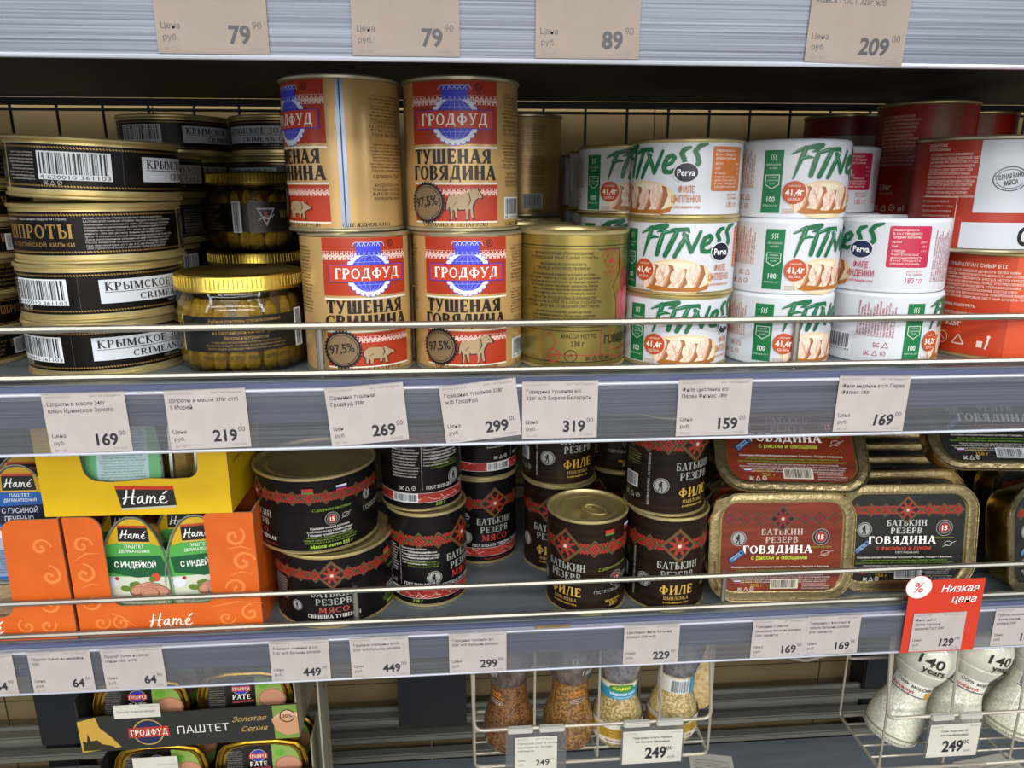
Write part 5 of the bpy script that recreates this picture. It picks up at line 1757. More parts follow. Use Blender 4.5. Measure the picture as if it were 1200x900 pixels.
TW, TH = .146, .112
tray_out = lambda i: rr_loop(TW - 2 * i, TH - 2 * i, max(.004, .029 - i))
tray_out0 = lambda w, h, rr: (lambda i: rr_loop(w - 2 * i, h - 2 * i, max(.003, rr - i)))
M_FOILB = mat('ribbed_gold_foil_side', '#a88a35', .30, 1.0, color2='#7c6420', scale=(160, 40, 40), bump=.5)


def foil_tray(k):
    r = dish(tray_out, .030, M_FOIL_RIM, M_FOIL, M_FOILB, tray_label(k), rim=.0115)
    bm = bmesh.new()
    vs = [bm.verts.new(p) for p in ((-.071, -.0016, .032), (-.068, -.0030, .049), (-.049, -.0016, .0545), (-.054, -.0014, .046), (-.062, -.0014, .040))]
    bm.faces.new(vs)
    bmesh.ops.solidify(bm, geom=list(bm.faces), thickness=.0006)
    bm_obj('peel_tab', bm, M_FOIL_RIM, r)
    return r


def place_face(r, px, py_c, Y, lean, yaw, roll, label, cat, group=None, Z=None):
    """centre of the dish face seen at px, py, depth Y"""
    z = zat(px, py_c, Y) if Z is None else Z
    X = xat(px, Y, z)
    r.location = (X, Y, z)
    e = Matrix.Rotation(R_(yaw), 4, 'Z') @ Matrix.Rotation(R_(-lean), 4, 'X') @ Matrix.Rotation(R_(roll), 4, 'Y')
    r.rotation_euler = e.to_euler()
    return tag(r, label, cat, group)


ct = lambda lean: math.cos(R_(lean)) * TH / 2
red0 = foil_tray('red')
blk0 = foil_tray('black')
g = 'shallow foil trays of beef'
place_face(red0, 916, 641, .142, 7, -3, 0, 'red foil tray standing upright, beef with rice', 'tray', g, Z=Z_LOW + ct(7) + .001)
place_face(blk0, 1062, 630, .152, 8, -3, 0, 'black foil tray standing upright, beef with beans', 'tray', g, Z=Z_LOW + ct(8) + .001)
t = place_face(copy_tree(red0), 924, 515, .150, 40, -4, 1.5, 'red foil tray leaning on top of the upright red one', 'tray', g, Z=1.3185)
t = place_face(copy_tree(blk0), 1168, 500, .150, 38, -4, 1.0, 'black foil tray leaning on top at the right frame edge', 'tray', g, Z=1.334)
t = place_face(copy_tree(blk0), 1232, 632, .155, 9, 22, 0, 'black foil tray turned aside at the right frame edge, nearest', 'tray', g, Z=Z_LOW + ct(9) + .001)
t = place_face(copy_tree(blk0), 1216, 600, .215, 9, 16, 0, 'foil tray behind the turned one at the right edge', 'tray', g, Z=Z_LOW + ct(9) + .001)
for k in range(4):
    t = place_face(copy_tree(blk0), 1052 - 6 * k, 600, .190 + .036 * k, 8, -2, 0, 'foil tray in row, %s behind the upright black one' % ('first', 'second', 'third', 'fourth')[k], 'tray', g, Z=Z_LOW + ct(8) + .002 * k + .001)
for k in range(3):
    t = place_face(copy_tree(red0), 901 - 8 * k, 600, .183 + .036 * k, 7, -2, 0, 'foil tray in row, %s behind the upright red one' % ('first', 'second', 'third')[k], 'tray', g, Z=Z_LOW + ct(7) + .001)
for k in range(2):
    t = place_face(copy_tree(blk0), 1186 - 8 * k, 560, .262 + .042 * k, 9, 10, 0, 'foil tray deep at the right between the rows, %s' % ('nearer', 'deeper')[k], 'tray', g, Z=Z_LOW + ct(9) + .002)
t = place_face(copy_tree(red0), 903, 500, .192, 40, -4, -1, 'foil tray behind the leaning red one, mostly hidden', 'tray', g, Z=1.3190)
t = place_face(copy_tree(blk0), 975, 505, .256, 40, -4, 0, 'foil tray leaning deep behind the leaning red one, right corner showing', 'tray', g, Z=1.345)


# ---------------------------------------------------------------- cartons
def prism(bm, pts, y0, y1):
    v0 = [bm.verts.new((x, y0, z)) for x, z in pts]
    v1 = [bm.verts.new((x, y1, z)) for x, z in pts]
    n = len(pts)
    bm.faces.new(v0)
    bm.faces.new(v1[::-1])
    for i in range(n):
        bm.faces.new((v0[(i + 1) % n], v0[i], v1[i], v1[(i + 1) % n]))


def corner(cx, cz, r, a0, a1, n=5):
    return [(cx + r * math.cos(R_(a0 + (a1 - a0) * k / n)), cz + r * math.sin(R_(a0 + (a1 - a0) * k / n))) for k in range(n + 1)]


def swirl(a, cx, cy, r, color, layer=1, flip=1, ang=0):
    pts, ws = [], []
    for k in range(22):
        t = k / 21
        q = r * (1 - t * .86)
        an = R_(ang) + flip * t * 7.2
        pts.append((cx + q * math.cos(an), cy + q * math.sin(an)))
        ws.append(r * (.18 + .14 * math.sin(t * 3.1)))
    a.stroke(pts, ws, color, layer, caps=False)
    a.ell(pts[-1][0], pts[-1][1], r * .17, r * .17, color, layer, 12)


M_ORANGE = mat('orange_printed_board', '#d4621a', .42, color2='#cc5a16', scale=(30, 30, 30), bump=.05)
M_RUST = mat('rust_inner_board', '#9c3a10', .6, color2='#8c3410', scale=(30, 30, 30))
M_YELLOW = mat('yellow_printed_board', '#e2b80a', .40, color2='#d8ae06', scale=(25, 25, 25), bump=.08)


def carton(w, d, h, outline, mfront, mside, label, art=None, art_side=None, name='display_carton', hs=None):
    """origin at the front left foot; front faces -Y"""
    hs = hs or h
    r = empty(name, (0, 0, 0))
    t = .0016
    bm = bmesh.new()
    prism(bm, outline, 0, t)
    f = bm_obj('front_panel', bm, [mfront, M_KRAFT], r, False)
    for p in f.data.polygons:
        if abs(p.normal.y) < .5:
            p.material_index = 1
    for nm, x0 in (('side_panel', 0), ('side_panel', w - t)):
        o = box_obj(nm, x0, x0 + t, t, d, 0, hs, [mside, M_KRAFT], r)
        for p in o.data.polygons:
            if p.normal.z > .5 or p.normal.y < -.5:
                p.material_index = 1
    box_obj('back_panel', t, w - t, d - t, d, t, hs, mside, r)
    box_obj('base_panel', t, w - t, t, d - t, 0, t, M_KRAFT, r)
    if art:
        o = link('print', art.mesh('print'), f)
        o.location = (0, -.0001, 0)
    return r


OL = '#e5803e'
# right orange carton: two uprights and a low lip
w, h = .164, .119
xl0 = xat(85, .125, Z_LOW + .05)
outl = [(0, 0), (w, 0), (w, h)] + corner(w - .043 + .004, h - .004, .004, 90, 180) + corner(w - .043 - .006, .030 + .006, .006, 0, -90)[0:] + corner(.032 + .010, .030 + .010, .010, 270, 180) + corner(.032 - .012, h - .012, .012, 0, 90) + [(0, h)]
a = Art()
for cx, cy, r_, f_, an in ((14, 92, 9, 1, 0), (12, 64, 10, -1, 90), (15, 36, 9, 1, 200), (20, 14, 8, -1, 30), (38, 13, 8, 1, 120), (146, 96, 10, -1, 50), (152, 70, 11, 1, 10), (144, 44, 10, -1, 180), (154, 18, 9, 1, 80), (132, 14, 8, -1, 0)):
    swirl(a, cx, cy, r_, OL, 1, f_, an)
for x0, y0, x1, y1 in ((6, 78, 26, 84), (8, 50, 24, 52), (140, 84, 162, 82), (138, 57, 160, 58), (120, 26, 166, 28), (28, 24, 50, 8)):
    a.stroke([(x0, y0), ((x0 + x1) / 2, (y0 + y1) / 2 + 3), (x1, y1)], [.5, 1.6, .4], OL, 1)
hame_word(a, 62, 8, 40, '#f3e9dc', 3)
oc = carton(w, .098, h, outl, M_ORANGE, M_ORANGE, '', a)
oc.location = (xl0, .1262, Z_LOW + .0002)
tag(oc, 'orange display carton with white script name and two green pate dishes inside', 'box')
# left orange carton, only its right end is in the frame
a = Art()
for cx, cy, r_, f_, an in ((146, 92, 9, 1, 0), (150, 64, 10, -1, 90), (146, 36, 9, 1, 200), (140, 14, 8, -1, 30), (122, 14, 8, 1, 120)):
    swirl(a, cx, cy, r_, OL, 1, f_, an)
hame_word(a, 62, 8, 40, '#f3e9dc', 3)
outl2 = [(0, 0), (w, 0), (w, h), (w - .030, h)] + corner(w - .037, h - .012, .012, 90, 180) + corner(w - .049 - .014, .026 + .010, .012, 0, -90) + corner(.032 + .010, .026 + .010, .010, 270, 180) + [(.032, h), (0, h)]
oc2 = carton(w, .098, h, outl2, M_ORANGE, M_RUST, '', a)
oc2.location = (xl0 - w - .0026, .1262, Z_LOW + .0002)
oc2.rotation_euler = (0, 0, R_(-.5))
box_obj('inner_tray', .002, w - .002, .012, .094, .0018, .050, M_KRAFT, oc2)
tag(oc2, 'orange display carton cut by the left frame edge, half empty', 'box')

# yellow carton on top
w, h = .162, .098
yx = xat(50, .128, Z_LOW + .13)
tear = [(.137, h), (.1365, .054)] + corner(.126, .044, .010, 0, -80) + [(.112, .0335), (.094, .0345), (.078, .0325), (.060, .0315)] + corner(.052, .046, .014, 250, 180) + [(.036, .070), (.0345, h)]
outy = [(0, 0), (w, 0), (w, h)] + tear + [(0, h)]
a = Art()
hame_plate(a, 88, 16.5, 50, 23, 2)
yc = carton(w, .098, h, outy, M_YELLOW, M_YELLOW, '', a)
yc.location = (yx, .1290, Z_LOW + .1196)
yc.rotation_euler = (0, 0, R_(-1.2))
a = Art()
for i, t in enumerate(words(5, 20, 90)):
    a.text(t, 12, 78 - i * 9, 3.4, '#4a3c10', 1, 'l', w=60)
o = link('print', a.mesh('print'), yc)
o.rotation_euler = (0, 0, R_(90))
o.location = (w + .0001, .004, 0)
tag(yc, 'torn yellow carton with black name plate stacked on the orange one', 'box')

# tall pate dishes
PW, PH = .070, .112


def arch_out(i):
    P = smooth_loop(arch_pts(PW, PH), 2)
    cx, cz = 0, PH * .46
    out = []
    for x, z in P:
        d = math.hypot(x - cx, z - cz)
        out.append((cx + (x - cx) * (d - i) / d, cz + (z - cz) * (d - i) / d))
    return out


M_PATERIM = mat('silver_pate_rim', '#b9bdb4', .28, .9)
green0 = dish(arch_out, .024, M_PATERIM, M_SFOIL, M_FOIL, pate_label('green'), (0, .0034), 'pate_dish', rim=.0032)
blue0 = dish(arch_out, .024, M_PATERIM, M_SFOIL, M_FOIL, pate_label('blue'), (0, .0034), 'pate_dish', rim=.0032)
back0 = dish(arch_out, .024, M_PATERIM, M_SFOIL, M_FOIL, pate_back(), (0, .0034), 'pate_dish', rim=.0032)


def stand(r, px, Y, z, lean, yaw, roll, label, group):
    X = xat(px, Y, z + .05)
    r.location = (X, Y, z)
    r.rotation_euler = (Matrix.Rotation(R_(yaw), 4, 'Z') @ Matrix.Rotation(R_(-lean), 4, 'X') @ Matrix.Rotation(R_(roll), 4, 'Y')).to_euler()
    return tag(r, label, 'pate', group)


g = 'green pate dishes in the orange carton'
zf = Z_LOW + .0024
stand(green0, 154, .1295, zf, 4, -2, 2, 'green and yellow pate dish, left of two in the orange carton', g)
stand(copy_tree(green0), 239, .1295, zf, 4, 0, -3, 'green and yellow pate dish, partly behind the right upright of the carton', g)
stand(copy_tree(green0), 150, .157, zf, 4, -2, 0, 'pate dish behind the left green one', g)
stand(copy_tree(green0), 216, .157, zf, 4, 0, 0, 'pate dish in the dark gap between the green ones', g)
stand(blue0, 20, .138, Z_LOW + .0515, 5, 4, 2, 'blue and yellow pate dish at the left frame edge', 'blue pate dishes')
stand(copy_tree(blue0), 26, .168, Z_LOW + .0515, 5, 4, 2, 'blue pate dish behind the first blue one', 'blue pate dishes')
# dishes in the yellow carton: one face forward on its side, two edgewise
zc = Z_LOW + .1196 + .0018
b = copy_tree(back0)
stand(back0, 138, .134, zc + .007, 10, 0, 0, 'mint pate dish showing its ingredients side in the torn carton', 'pate dishes in the yellow carton')
back0.rotation_euler = (R_(-8), 0, R_(2))
stand(b, 138, .160, zc + .003, 8, 0, 0, 'pate dish behind the mint one', 'pate dishes in the yellow carton')
for k, (px, Y) in enumerate(((198, .178), (226, .180))):
    e = copy_tree(green0)
    stand(e, px, Y, zc, 2, -72, -2, 'gold pate dish standing edgewise in the torn carton, %s' % ('left', 'right')[k], 'pate dishes in the yellow carton')

# ---------------------------------------------------------------- bottom: cartons of small pates
small_out = lambda i: smooth_loop([(x * (1 - i / .044), z * (1 - i / .033)) for x, z in [(-.047, -.018), (-.034, -.034), (.034, -.034), (.047, -.018), (.047, .018), (.034, .034), (-.034, .034), (-.047, .018)]], 1)
M_GOLDRIM = mat('golden_pate_rim', '#b8912e', .28, 1.0, color2='#9a7622', scale=(120, 120, 120), bump=.2)
sp0 = dish(small_out, .024, M_GOLDRIM, M_GOLDRIM, M_GOLDRIM, pate_small_label(), (0, 0), 'pate_dish', rim=.0065)


def small_carton():
    r = empty('pate_carton', (0, 0, 0))
    w, d = .212, .095
    mb = mat('black_carton_board', '#22231f', .45)
    hb = .040
    box_obj('front_band', 0, w, 0, .0014, 0, hb, mb, r)
    box_obj('side_panel', 0, .0014, .0014, d, 0, .058, mb, r)
    box_obj('side_panel', w - .0014, w, .0014, d, 0, .074, mat('beige_carton_inside', '#8c8268', .7), r)
    box_obj('base_panel', .0014, w - .0014, .0014, d, 0, .0014, M_KRAFT, r)
    a = Art()
    a.poly([(0, 0), (0, 36), (18, 40), (20, 28), (30, 16), (38, 4)], '#b8923c', 1)
    a.poly([(2, 2), (2, 14), (6, 12), (8, 22), (10, 13), (16, 14), (20, 9), (30, 6), (34, 2)], '#2c2412', 2)
    a.ell(66, 19, 15, 15, '#a88a48', 1)
    a.ell(66, 19, 13.6, 13.6, '#1c2048', 2)
    a.rect(47, 13.5, 86, 25, '#a83228', 3)
    a.slab('ГРОДФУД', 66.5, 15.6, 7.0, '#e9e4da', 4, w=36)
    a.text('ПАШТЕТ', 94, 14.5, 9.0, '#d9d6cc', 2, 'l', w=50, bold=-.004)
    a.text('Золотая', 148, 24.0, 6.0, '#b8924c', 2, 'l', shear=.4, w=34)
    a.text('Серия', 156, 12.0, 6.0, '#b8924c', 2, 'l', shear=.4, w=26)
    a.rect(188, .4, 212, 39.6, '#6d8a3c', 1)
    a.poly([(186, 24), (200, 34), (212, 30), (212, 6), (200, 4), (190, 10)], '#b98a66', 2)
    a.poly([(186, 24), (200, 34), (212, 30), (212, 26), (200, 29)], '#d3a684', 3)
    a.arc(202, 27, 7, 7, 0, 360, 1.0, '#2c2012', 4)
    a.text('30%', 202, 25, 4.4, '#2c2012', 4, 'c')
    f = r.children[0]
    o = link('print', a.mesh('print'), f)
    o.location = (0, -.0001, 0)
    return r


cx0, cy0, cz0 = xat(97, .150, 1.02), .150, zat(97, 879, .150)
step_z = .0775
c0 = small_carton()
for k in range(4):
    c = c0 if k == 0 else copy_tree(c0)
    c.location = (cx0 + (.010 if k else 0), cy0 + (.0 if k else -.004), cz0 - k * step_z)
    c.rotation_euler = (0, R_(-1.2 if k == 0 else 0), 0)
    tag(c, ('black pate carton with gold corner, top of the stack', 'black pate carton under the topmost one', 'black pate carton third from the top, below the frame', 'lowest black pate carton, standing on the base deck')[k], 'box', 'black pate cartons')
    for i in range(2):
        p = sp0 if (k == 0 and i == 0) else copy_tree(sp0)
        p.location = (cx0 + (.010 if k else 0) + .058 + i * .101, cy0 + .0065, cz0 - k * step_z + .0375 + (.004 * i if k == 0 else .0))
        p.rotation_euler = (R_(-4), 0, 0)
        tag(p, '%s gold-rimmed pate dish in the %s black carton' % (('left', 'right')[i], ('top', 'second', 'third', 'lowest')[k]), 'pate', 'gold-rimmed pates in black cartons')
        if k < 2:
            q = copy_tree(sp0)
            q.location = p.location + Vector((.004, .036, 0))
            q.rotation_euler = (R_(-4), 0, 0)
            tag(q, 'second pate behind the %s one in the %s black carton' % (('left', 'right')[i], ('top', 'second')[k]), 'pate', 'gold-rimmed pates in black cartons')
zs = cz0 - 3 * step_z - Z_BASE
riser = tag(box_obj('riser_block', cx0 + .01, cx0 + .222, cy0 + .002, cy0 + .09, Z_BASE, Z_BASE + max(.002, zs), M_KRAFT), 'cardboard block under the stack of black cartons', 'box')
# white notes on the pates
for k, (x_, z_, t_) in enumerate(((.052, .0385, 'Паштет Классический'), (.010 + .050, .0310 - step_z, 'Паштет с мяс.лук/овощ 100г Гродфуд'))):
    n = box_obj('paper_note', 0, .044, 0, .0003, 0, .015 if k == 0 else .022, M_PAPER_W)
    n.location = (cx0 + x_ - .016, cy0 - (.0052 if k == 0 else .0008) , cz0 + z_ + (.0 if k == 0 else .012))
    a = Art()
    a.text(t_, 3, 6, 2.6, '#35333a', 1, 'l', w=36)
    a.text('ЗАО "ТиК Продукты"', 24, 12.4, 1.4, '#7d7674', 1)
    link('print', a.mesh('print'), n)
    tag(n, ('small paper note before the left pate of the top carton', 'paper note before the left pate of the second carton')[k], 'note')
# slanted grey divider to the right of the cartons
dv = tag(box_obj('shelf_divider', -.0009, .0009, 0, .02, 0, .36, mat('grey_clear_divider', '#8f8a78', .4)), 'thin upright divider strip right of the black cartons', 'divider')
dv.location = (cx0 + .2325, .150, Z_BASE + .0002)


# ---------------------------------------------------------------- wire baskets with grinders
def basket(px0, px1, Yf, zbar, zfl, depth, label, crosses, ztop):
    xa, xb = xat(px0, Yf, zbar), xat(px1, Yf, zbar)
    r = tag(empty('wire_basket', (xa, Yf, zbar)), label, 'basket')
    w = xb - xa
    up = ztop - zbar
    rw = .0019
    tube_obj('front_frame', bend([(-.002, .012, up), (0, 0, 0), (w, 0, 0), (w - .004, .012, up)], .010), rw, M_WIREW, r)
    lo = zfl - zbar
    tube_obj('floor_frame', bend([(w / 2, 0, lo), (0, 0, lo), (0, depth, lo), (w, depth, lo), (w, 0, lo), (w / 2, 0, lo)], .008), rw, M_WIREW, r)
    tube_obj('rear_frame', bend([(0, depth, up + .01), (0, depth, 0.012), (w, depth, 0.012), (w, depth, up + .01)], .008), rw, M_WIREW, r)
    for q in crosses:
        tube_obj('cross_wire', bend([(q * w, depth, up), (q * w, depth, lo), (q * w, 0.002, lo), (q * w, 0.002, .001), (q * w + .001, .010, up)], .006), .0013, M_WIREW, r, 6)
    n = 5
    for k in range(1, n):
        tube_obj('floor_wire', [(0, depth * k / n, lo + .0015), (w, depth * k / n, lo + .0015)], .0012, M_WIREW, r, 6)
    return r, xa, xb


ba, xa, xb = basket(556, 833, .150, 1.003, .958, .085, 'wire basket holding spice grinders under the lower shelf', (.0, .25, .52, .78, 1.0), Z_LOW - .036)
bb, xc, xd = basket(1040, 1290, .128, 1.009, .944, .085, 'wire basket holding salt grinders under the lower shelf at right', (.0, .30, .62, .95), Z_LOW - .036)
tube_obj('side_arm', bend([(-.050, .10, .095), (-.082, .070, .030), (-.050, .085, .012), (-.0, .10, .012)], .008), .0019, M_WIREW, bb)


def big_tag(px, z0, Y, price, lines, w, h, label, plain):
    r = tag(empty('hanging_price_tag', (xat(px, Y, z0), Y, z0)), label, 'price tag')
    a = Art()
    a.rect(-w / 2, 0, w / 2, h, M_PAPER_W, 0)
    dk = '#25252b'
    if plain:
        a.text('00-00100528', -w / 2 + 2, h - 4, 1.7, '#7d7674', 1, 'l')
        a.text('20/01/2021', w / 2 - 2, h - 4, 1.7, '#7d7674', 1, 'r')
        for i, t in enumerate(lines):
            a.text(t, 0, h - 10 - i * 5, 2.6, dk, 1, 'c', bold=.015)
        a.text(price, w / 2 - 16.5, 6.5, 14.0, dk, 1, 'r', bold=.035, narrow=.80)
        a.text('00', w / 2 - 16.5, 15.5, 5.0, dk, 1, 'l', bold=.01)
        a.text('руб.', w / 2 - 15, 5.4, 3.0, dk, 1, 'l', shear=.2)
    else:
        a.text('46070062230', -w / 2 + 2, h - 3.6, 1.5, '#7d7674', 1, 'l')
        a.text('ЗАО "ТиК Продукты"', w / 2 - 2, h - 3.6, 1.5, '#7d7674', 1, 'r')
        for i, t in enumerate(lines):
            a.text(t, -w / 2 + 3, h - 9 - i * 4.6, 2.6, '#5d585a', 1, 'l')
        a.text('Цена', -w / 2 + 3, 11, 2.4, '#5d585a', 1)
        a.text('руб.', -w / 2 + 3, 6, 2.4, '#5d585a', 1)
        a.text(price, w / 2 - 8, 5.4, 7.2, '#35333a', 1, 'r', bold=.018)
        a.text('00', w / 2 - 7, 11.4, 3, '#5d585a', 1, 'l')
    c = link('card', a.mesh('card'), r)
    c.location = (0, -.0012, 0)
    hw = (w / 2 + (2 if plain else 10)) / 1000
    box_obj('pouch', -hw, hw, -.0008, .0002, -.001, h / 1000 + .006, M_POUCH, r)
    for s_ in (-1, 1):
        box_obj('clip', s_ * hw * .52 - hw * .42, s_ * hw * .52 + hw * .42, -.0018, .0046, h / 1000 + .0045, h / 1000 + .0108, mat('frosted_clip', '#b9b6ae', .35), r, .001)
    return r


kz = .960
big_tag(628, 1.003 - .0415 - .0078, .1475, '249', ['Приправа д/кофе Соленая', 'карамель 65г Котани', 'мельница'], 44, 41, 'hanging price tag 249 in a wide clear pouch', False)
big_tag(763, 1.003 - .0415 - .0078, .1475, '249', ['Приправа смесь перцев', '35г Котани Мельница'], 64, 41, 'large bold price tag 249.00 hanging from the spice basket', True)
big_tag(1113, 1.009 - .0415 - .0078, .1255, '249', ['Соль морская 92г', 'Котани Мельница'], 56, 41, 'large bold price tag 249.00 hanging from the salt basket', True)


def grinder(kind_):
    """tapered mill: wide foot, narrow neck, dome cap; origin at the foot"""
    r = empty('spice_grinder', (0, 0, 0))
    salt = kind_ == 'salt'
    if salt:
        fill = mat('sea_salt_fill', '#c9c6b0', .35, color2='#e4e2d2', scale=(420, 420, 420), bump=.6, coat=.8, lo=.4, hi=.6)
        capm = mat('milky_cap', '#c9c5b4', .25, coat=.8, color2='#d6d2c2', scale=(30, 30, 30))
    else:
        f1, f2 = {'caramel': ('#4a2c14', '#7c5228'), 'coffee': ('#5c3c1a', '#9a7038'), 'sea': ('#8a7440', '#c2ac78'), 'herb': ('#9a8450', '#cfba86')}[kind_]
        fill = mat(kind_ + '_fill', f1, .3, color2=f2, scale=(380, 380, 380), bump=.5, coat=.9, lo=.42, hi=.58)
        capm = mat('smoky_cap', '#6c6a6c', .18, .3, coat=1.0, color2='#8f8c90', scale=(130, 130, 130), bump=.6, lo=.4, hi=.6) if kind_ in ('sea', 'herb') else mat('brown_clear_cap', '#4a3a30', .18, .1, coat=1.0, color2='#7c7068', scale=(90, 90, 40), lo=.35, hi=.7)
    bm = bmesh.new()
    lathe(bm, [(0, 0), (.024, 0), (.0262, .002), (.0272, .006), (.0278, .010), (.0280, .020), (.0272, .029), (.0250, .038), (.0222, .046), (.0203, .053), (.0198, .060), (.0198, .076), (.0205, .080)], 48)
    bm_obj('glass_body', bm, fill, r)
    bm = bmesh.new()
    lathe(bm, [(.0206, .076), (.0225, .079), (.0262, .088), (.0270, .090), (.0260, .091), (.0298, .098), (.0304, .106), (.0298, .114), (.0265, .123), (.0200, .130), (.0100, .133), (0, .134)] if salt else
          [(.0206, .078), (.0225, .082), (.0262, .100), (.0280, .110), (.0285, .118), (.0280, .126), (.0265, .130), (.0200, .132), (0, .132)], 40)
    bm_obj('cap', bm, capm, r)
    bm = bmesh.new()
    for k in range(60 if salt else 0):
        t = 2 * math.pi * k / 60
        bmesh.ops.create_uvsphere(bm, u_segments=6, v_segments=4, radius=.0010, matrix=Matrix.Translation((.0280 * math.sin(t), -.0280 * math.cos(t), .0055)))
    if salt:
        bm_obj('foot_beading', bm, mat('clear_bead_glass', '#8f8c74', .15, coat=1), r)
        bm = bmesh.new()
        lathe(bm, [(.0277, .0095), (.0288, .0100), (.0288, .0112), (.0279, .0118)], 48)
        bm_obj('foot_ring', bm, mat('clear_bead_glass', '#8f8c74', .15, coat=1), r)
    else:
        bm.free()
    a = Art()
    if salt:
        a.rect(-34, 60, 34, 76.5, '#d6d4c6', 0)
        a.rect(-34, 75.6, 34, 76, '#8f8c80', 1)
        a.rect(-34, 60, 34, 61.4, '#5a6068', 1)
        a.rect(10, 60.5, 20, 68, '#c9913c', 1)
        a.text('Соль', -22, 70.2, 4.0, '#1c1c1c', 2, 'l', bold=.02)
        a.text('морская', -6, 69.4, 4.2, '#1c1c1c', 2, 'l', bold=.02, w=24)
        a.text('kotanyi', -14, 63.0, 4.2, '#b02a24', 2, 'c', w=24, bold=.02)
        a.text('92 г', 22, 70, 2.4, '#1c1c1c', 2)
        a.barcode(-34, 61.5, -27, 75, 3)
        me = a.mesh('neck_label', .0199, cut=2)
        link('neck_label', me, r)
        a = Art()
        a.text('140', -2, 103.5, 11.0, '#2a211c', 1, 'c', bold=.02, w=26)
        a.text('years', 3, 96.0, 7.5, '#2a211c', 1, 'c', bold=.02, w=24)
        link('cap_print', a.mesh('cap_print', .0303, cut=2), r)
    elif kind_ in ('sea', 'herb'):
        a.rect(-40, 57, 40, 76, '#cfcabb' if kind_ == 'herb' else '#2e8aa8', 0)
        if kind_ == 'sea':
            a.rect(-40, 70, 40, 76, '#d3cfb8', 1)
            a.ell(2, 71, 14, 4.6, '#2c5a24', 2)
            a.ell(2, 71, 13, 4.0, '#4c8a2c', 3)
            a.text('KAMIS', 2, 69.4, 3.6, '#e7d34a', 4, 'c', w=19, bold=.02)
            a.text('Морская соль', 4, 62.6, 3.2, '#e9f0f2', 2, 'c', w=30, bold=.02)
            a.text('с травами и специями', 4, 59.2, 1.8, '#e9f0f2', 2, 'c', w=24)
        else:
            a.barcode(-14, 58, 8, 74, 21)
            a.rect(9, 57, 40, 76, '#2e8aa8', 1)
            a.para(words(6, 14, 91), 11, 72, 1.4, 2.6, '#d6e4e8', 2, 'l', w=18)
        link('neck_label', a.mesh('neck_label', .0199, cut=2), r)
        a = Art()
        a.rect(-60, 8, 60, 32, '#d8d4ca' if kind_ == 'sea' else '#cfcabb', 0)
        a.rect(-60, 14, 60, 26, '#b8922c', 1)
        a.text('МОРСКАЯ СОЛЬ', 0, 9.6, 2.8, '#a02a2a', 2, 'c', w=30, bold=.02)
        a.para(words(3, 30, 92), 0, 23, 1.8, 3.2, '#3a2a14', 2, 'c', w=40)
        a.ell(6, 29, 5, 2.4, '#3f6a2c', 2)
        link('body_label', a.mesh('body_label', .0282, cut=2), r)
    else:
        a.text('КОФЕ', 2, 67, 3.2, '#d98a34', 1, 'c', w=16, bold=.02)
        a.text('СОЛЕНАЯ КАРАМЕЛЬ', 2, 63.4, 1.9, '#d98a34', 1, 'c', w=20, bold=.02)
        a.ell(3, 58, 9, 2.8, '#c9c0b4', 1)
        a.ell(3, 58, 8.4, 2.3, '#5c2a20', 2)
        a.text('kotanyi', 3, 57.0, 2.4, '#ded6ca', 3, 'c', w=13)
        link('neck_label', a.mesh('neck_label', .0200, cut=2), r)
        a = Art()
        a.text('0', -6, 108, 8.5, '#9a9896', 1, 'c', bold=.03)
        a.text('лет', 8, 96, 5.5, '#9a9896', 1, 'c', bold=.02)
        link('cap_print', a.mesh('cap_print', .0286, cut=2), r)
    return r


zfl = .958 + .0031
g = 'spice grinders in the left wire basket'
for kk, px, Y, tx, ty, lab in (('caramel', 597, .186, 0, -1, 'brown spice grinder, leftmost in the spice basket'), ('coffee', 665, .186, 0, 2, 'brown spice grinder with orange lettering, second from left'),
                               ('sea', 724, .186, 0, 0, 'spice grinder with blue neck label and green oval'), ('herb', 787, .190, 0, 3, 'spice grinder whose neck label shows a barcode')):
    G = grinder(kk)
    G.location = (xat(px, Y, 1.00), Y, zfl)
    G.rotation_euler = (R_(tx), R_(ty), R_({'caramel': -55, 'coffee': 10, 'sea': -8, 'herb': 4}[kk]))
    tag(G, lab, 'spice jar', g)
bag = empty('spice_pouch', (xat(818, .215, 1.04), .215, zfl))
bm = bmesh.new()
loft(bm, [(rr_loop(.030, .118, .006), -.0035), (rr_loop(.036, .122, .010), -.0015), (rr_loop(.036, .122, .010), .004), (rr_loop(.028, .116, .006), .007)], True, True)
o = bm_obj('pouch_body', bm, mat('pasta_fill', '#b0905a', .3, color2='#d3bd8c', scale=(200, 200, 200), coat=.6, bump=.4), bag)
o.location = (0, 0, .063)
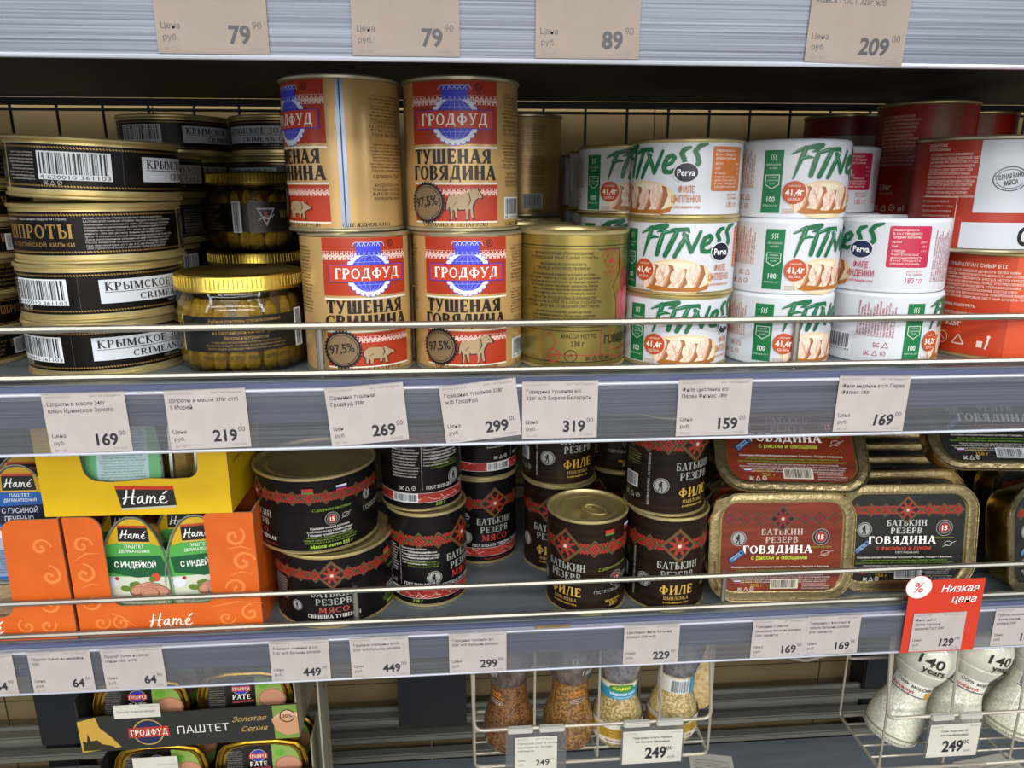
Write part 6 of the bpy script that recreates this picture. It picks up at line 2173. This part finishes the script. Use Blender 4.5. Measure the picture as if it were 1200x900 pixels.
box_obj('header', -.016, .016, -.002, .006, .118, .134, mat('blue_header', '#4f8aa8', .4), bag)
tag(bag, 'narrow pouch with pale contents and blue header behind the last grinder', 'pouch')

g = 'salt grinders in the right wire basket'
s0 = grinder('salt')
for k, (px, Y, z, tx, ty, tz, lab) in enumerate(((1040, .168, 0, 0, 17, -22, 'salt grinder leaning right, leftmost in the salt basket'), (1106, .172, 0, 0, 15, 4, 'salt grinder leaning right, second from left'),
                                                (1178, .168, 0, 0, 14, 30, 'salt grinder cut by the right frame edge'), (1250, .170, 0, 0, 10, 0, 'salt grinder beyond the right frame edge'))):
    G = s0 if k == 0 else copy_tree(s0)
    zz = .944 + .0035 + .031 * math.sin(R_(ty))
    G.location = (xat(px, Y, zz), Y, zz)
    G.rotation_euler = (Matrix.Rotation(R_(ty), 4, 'Y') @ Matrix.Rotation(R_(tz), 4, 'Z')).to_euler()
    tag(G, lab, 'salt grinder', g)

# loose tags lying on the base deck
for k, (px, Y, m_, w_, d_, rz, lab) in enumerate(((18, .345, '#b8a818', .075, .05, 6, 'yellow card lying on the base deck at the left edge'), (498, .335, '#c2b020', .045, .03, 14, 'yellow card on the base deck left of the spice basket'),
                                                  (560, .33, '#c2b020', .040, .034, 22, 'yellow card under the corner of the spice basket'), (834, .34, '#c9c6bc', .060, .04, -12, 'white paper lying on the base deck right of the spice basket'),
                                                  (1165, .30, '#b9b6ac', .09, .05, 8, 'white leaflet lying on the base deck under the salt basket'))):
    n = box_obj('loose_card', -w_ / 2, w_ / 2, -d_ / 2, d_ / 2, 0, .0006, mat('card_' + m_.strip('#'), m_, .6))
    n.location = (xat(px, Y, Z_BASE), Y, Z_BASE + .0001)
    n.rotation_euler = (0, 0, R_(rz))
    a = Art()
    for i, t in enumerate(words(4, 24, 95 + k)):
        a.text(t, 0, 6 - i * 5, 2.2, '#3a3838', 1, 'c', w=w_ * 800)
    o = link('print', a.mesh('print'), n)
    o.rotation_euler = (R_(-90), 0, 0)
    o.location = (0, 0, .0007)
    tag(n, lab, 'card')
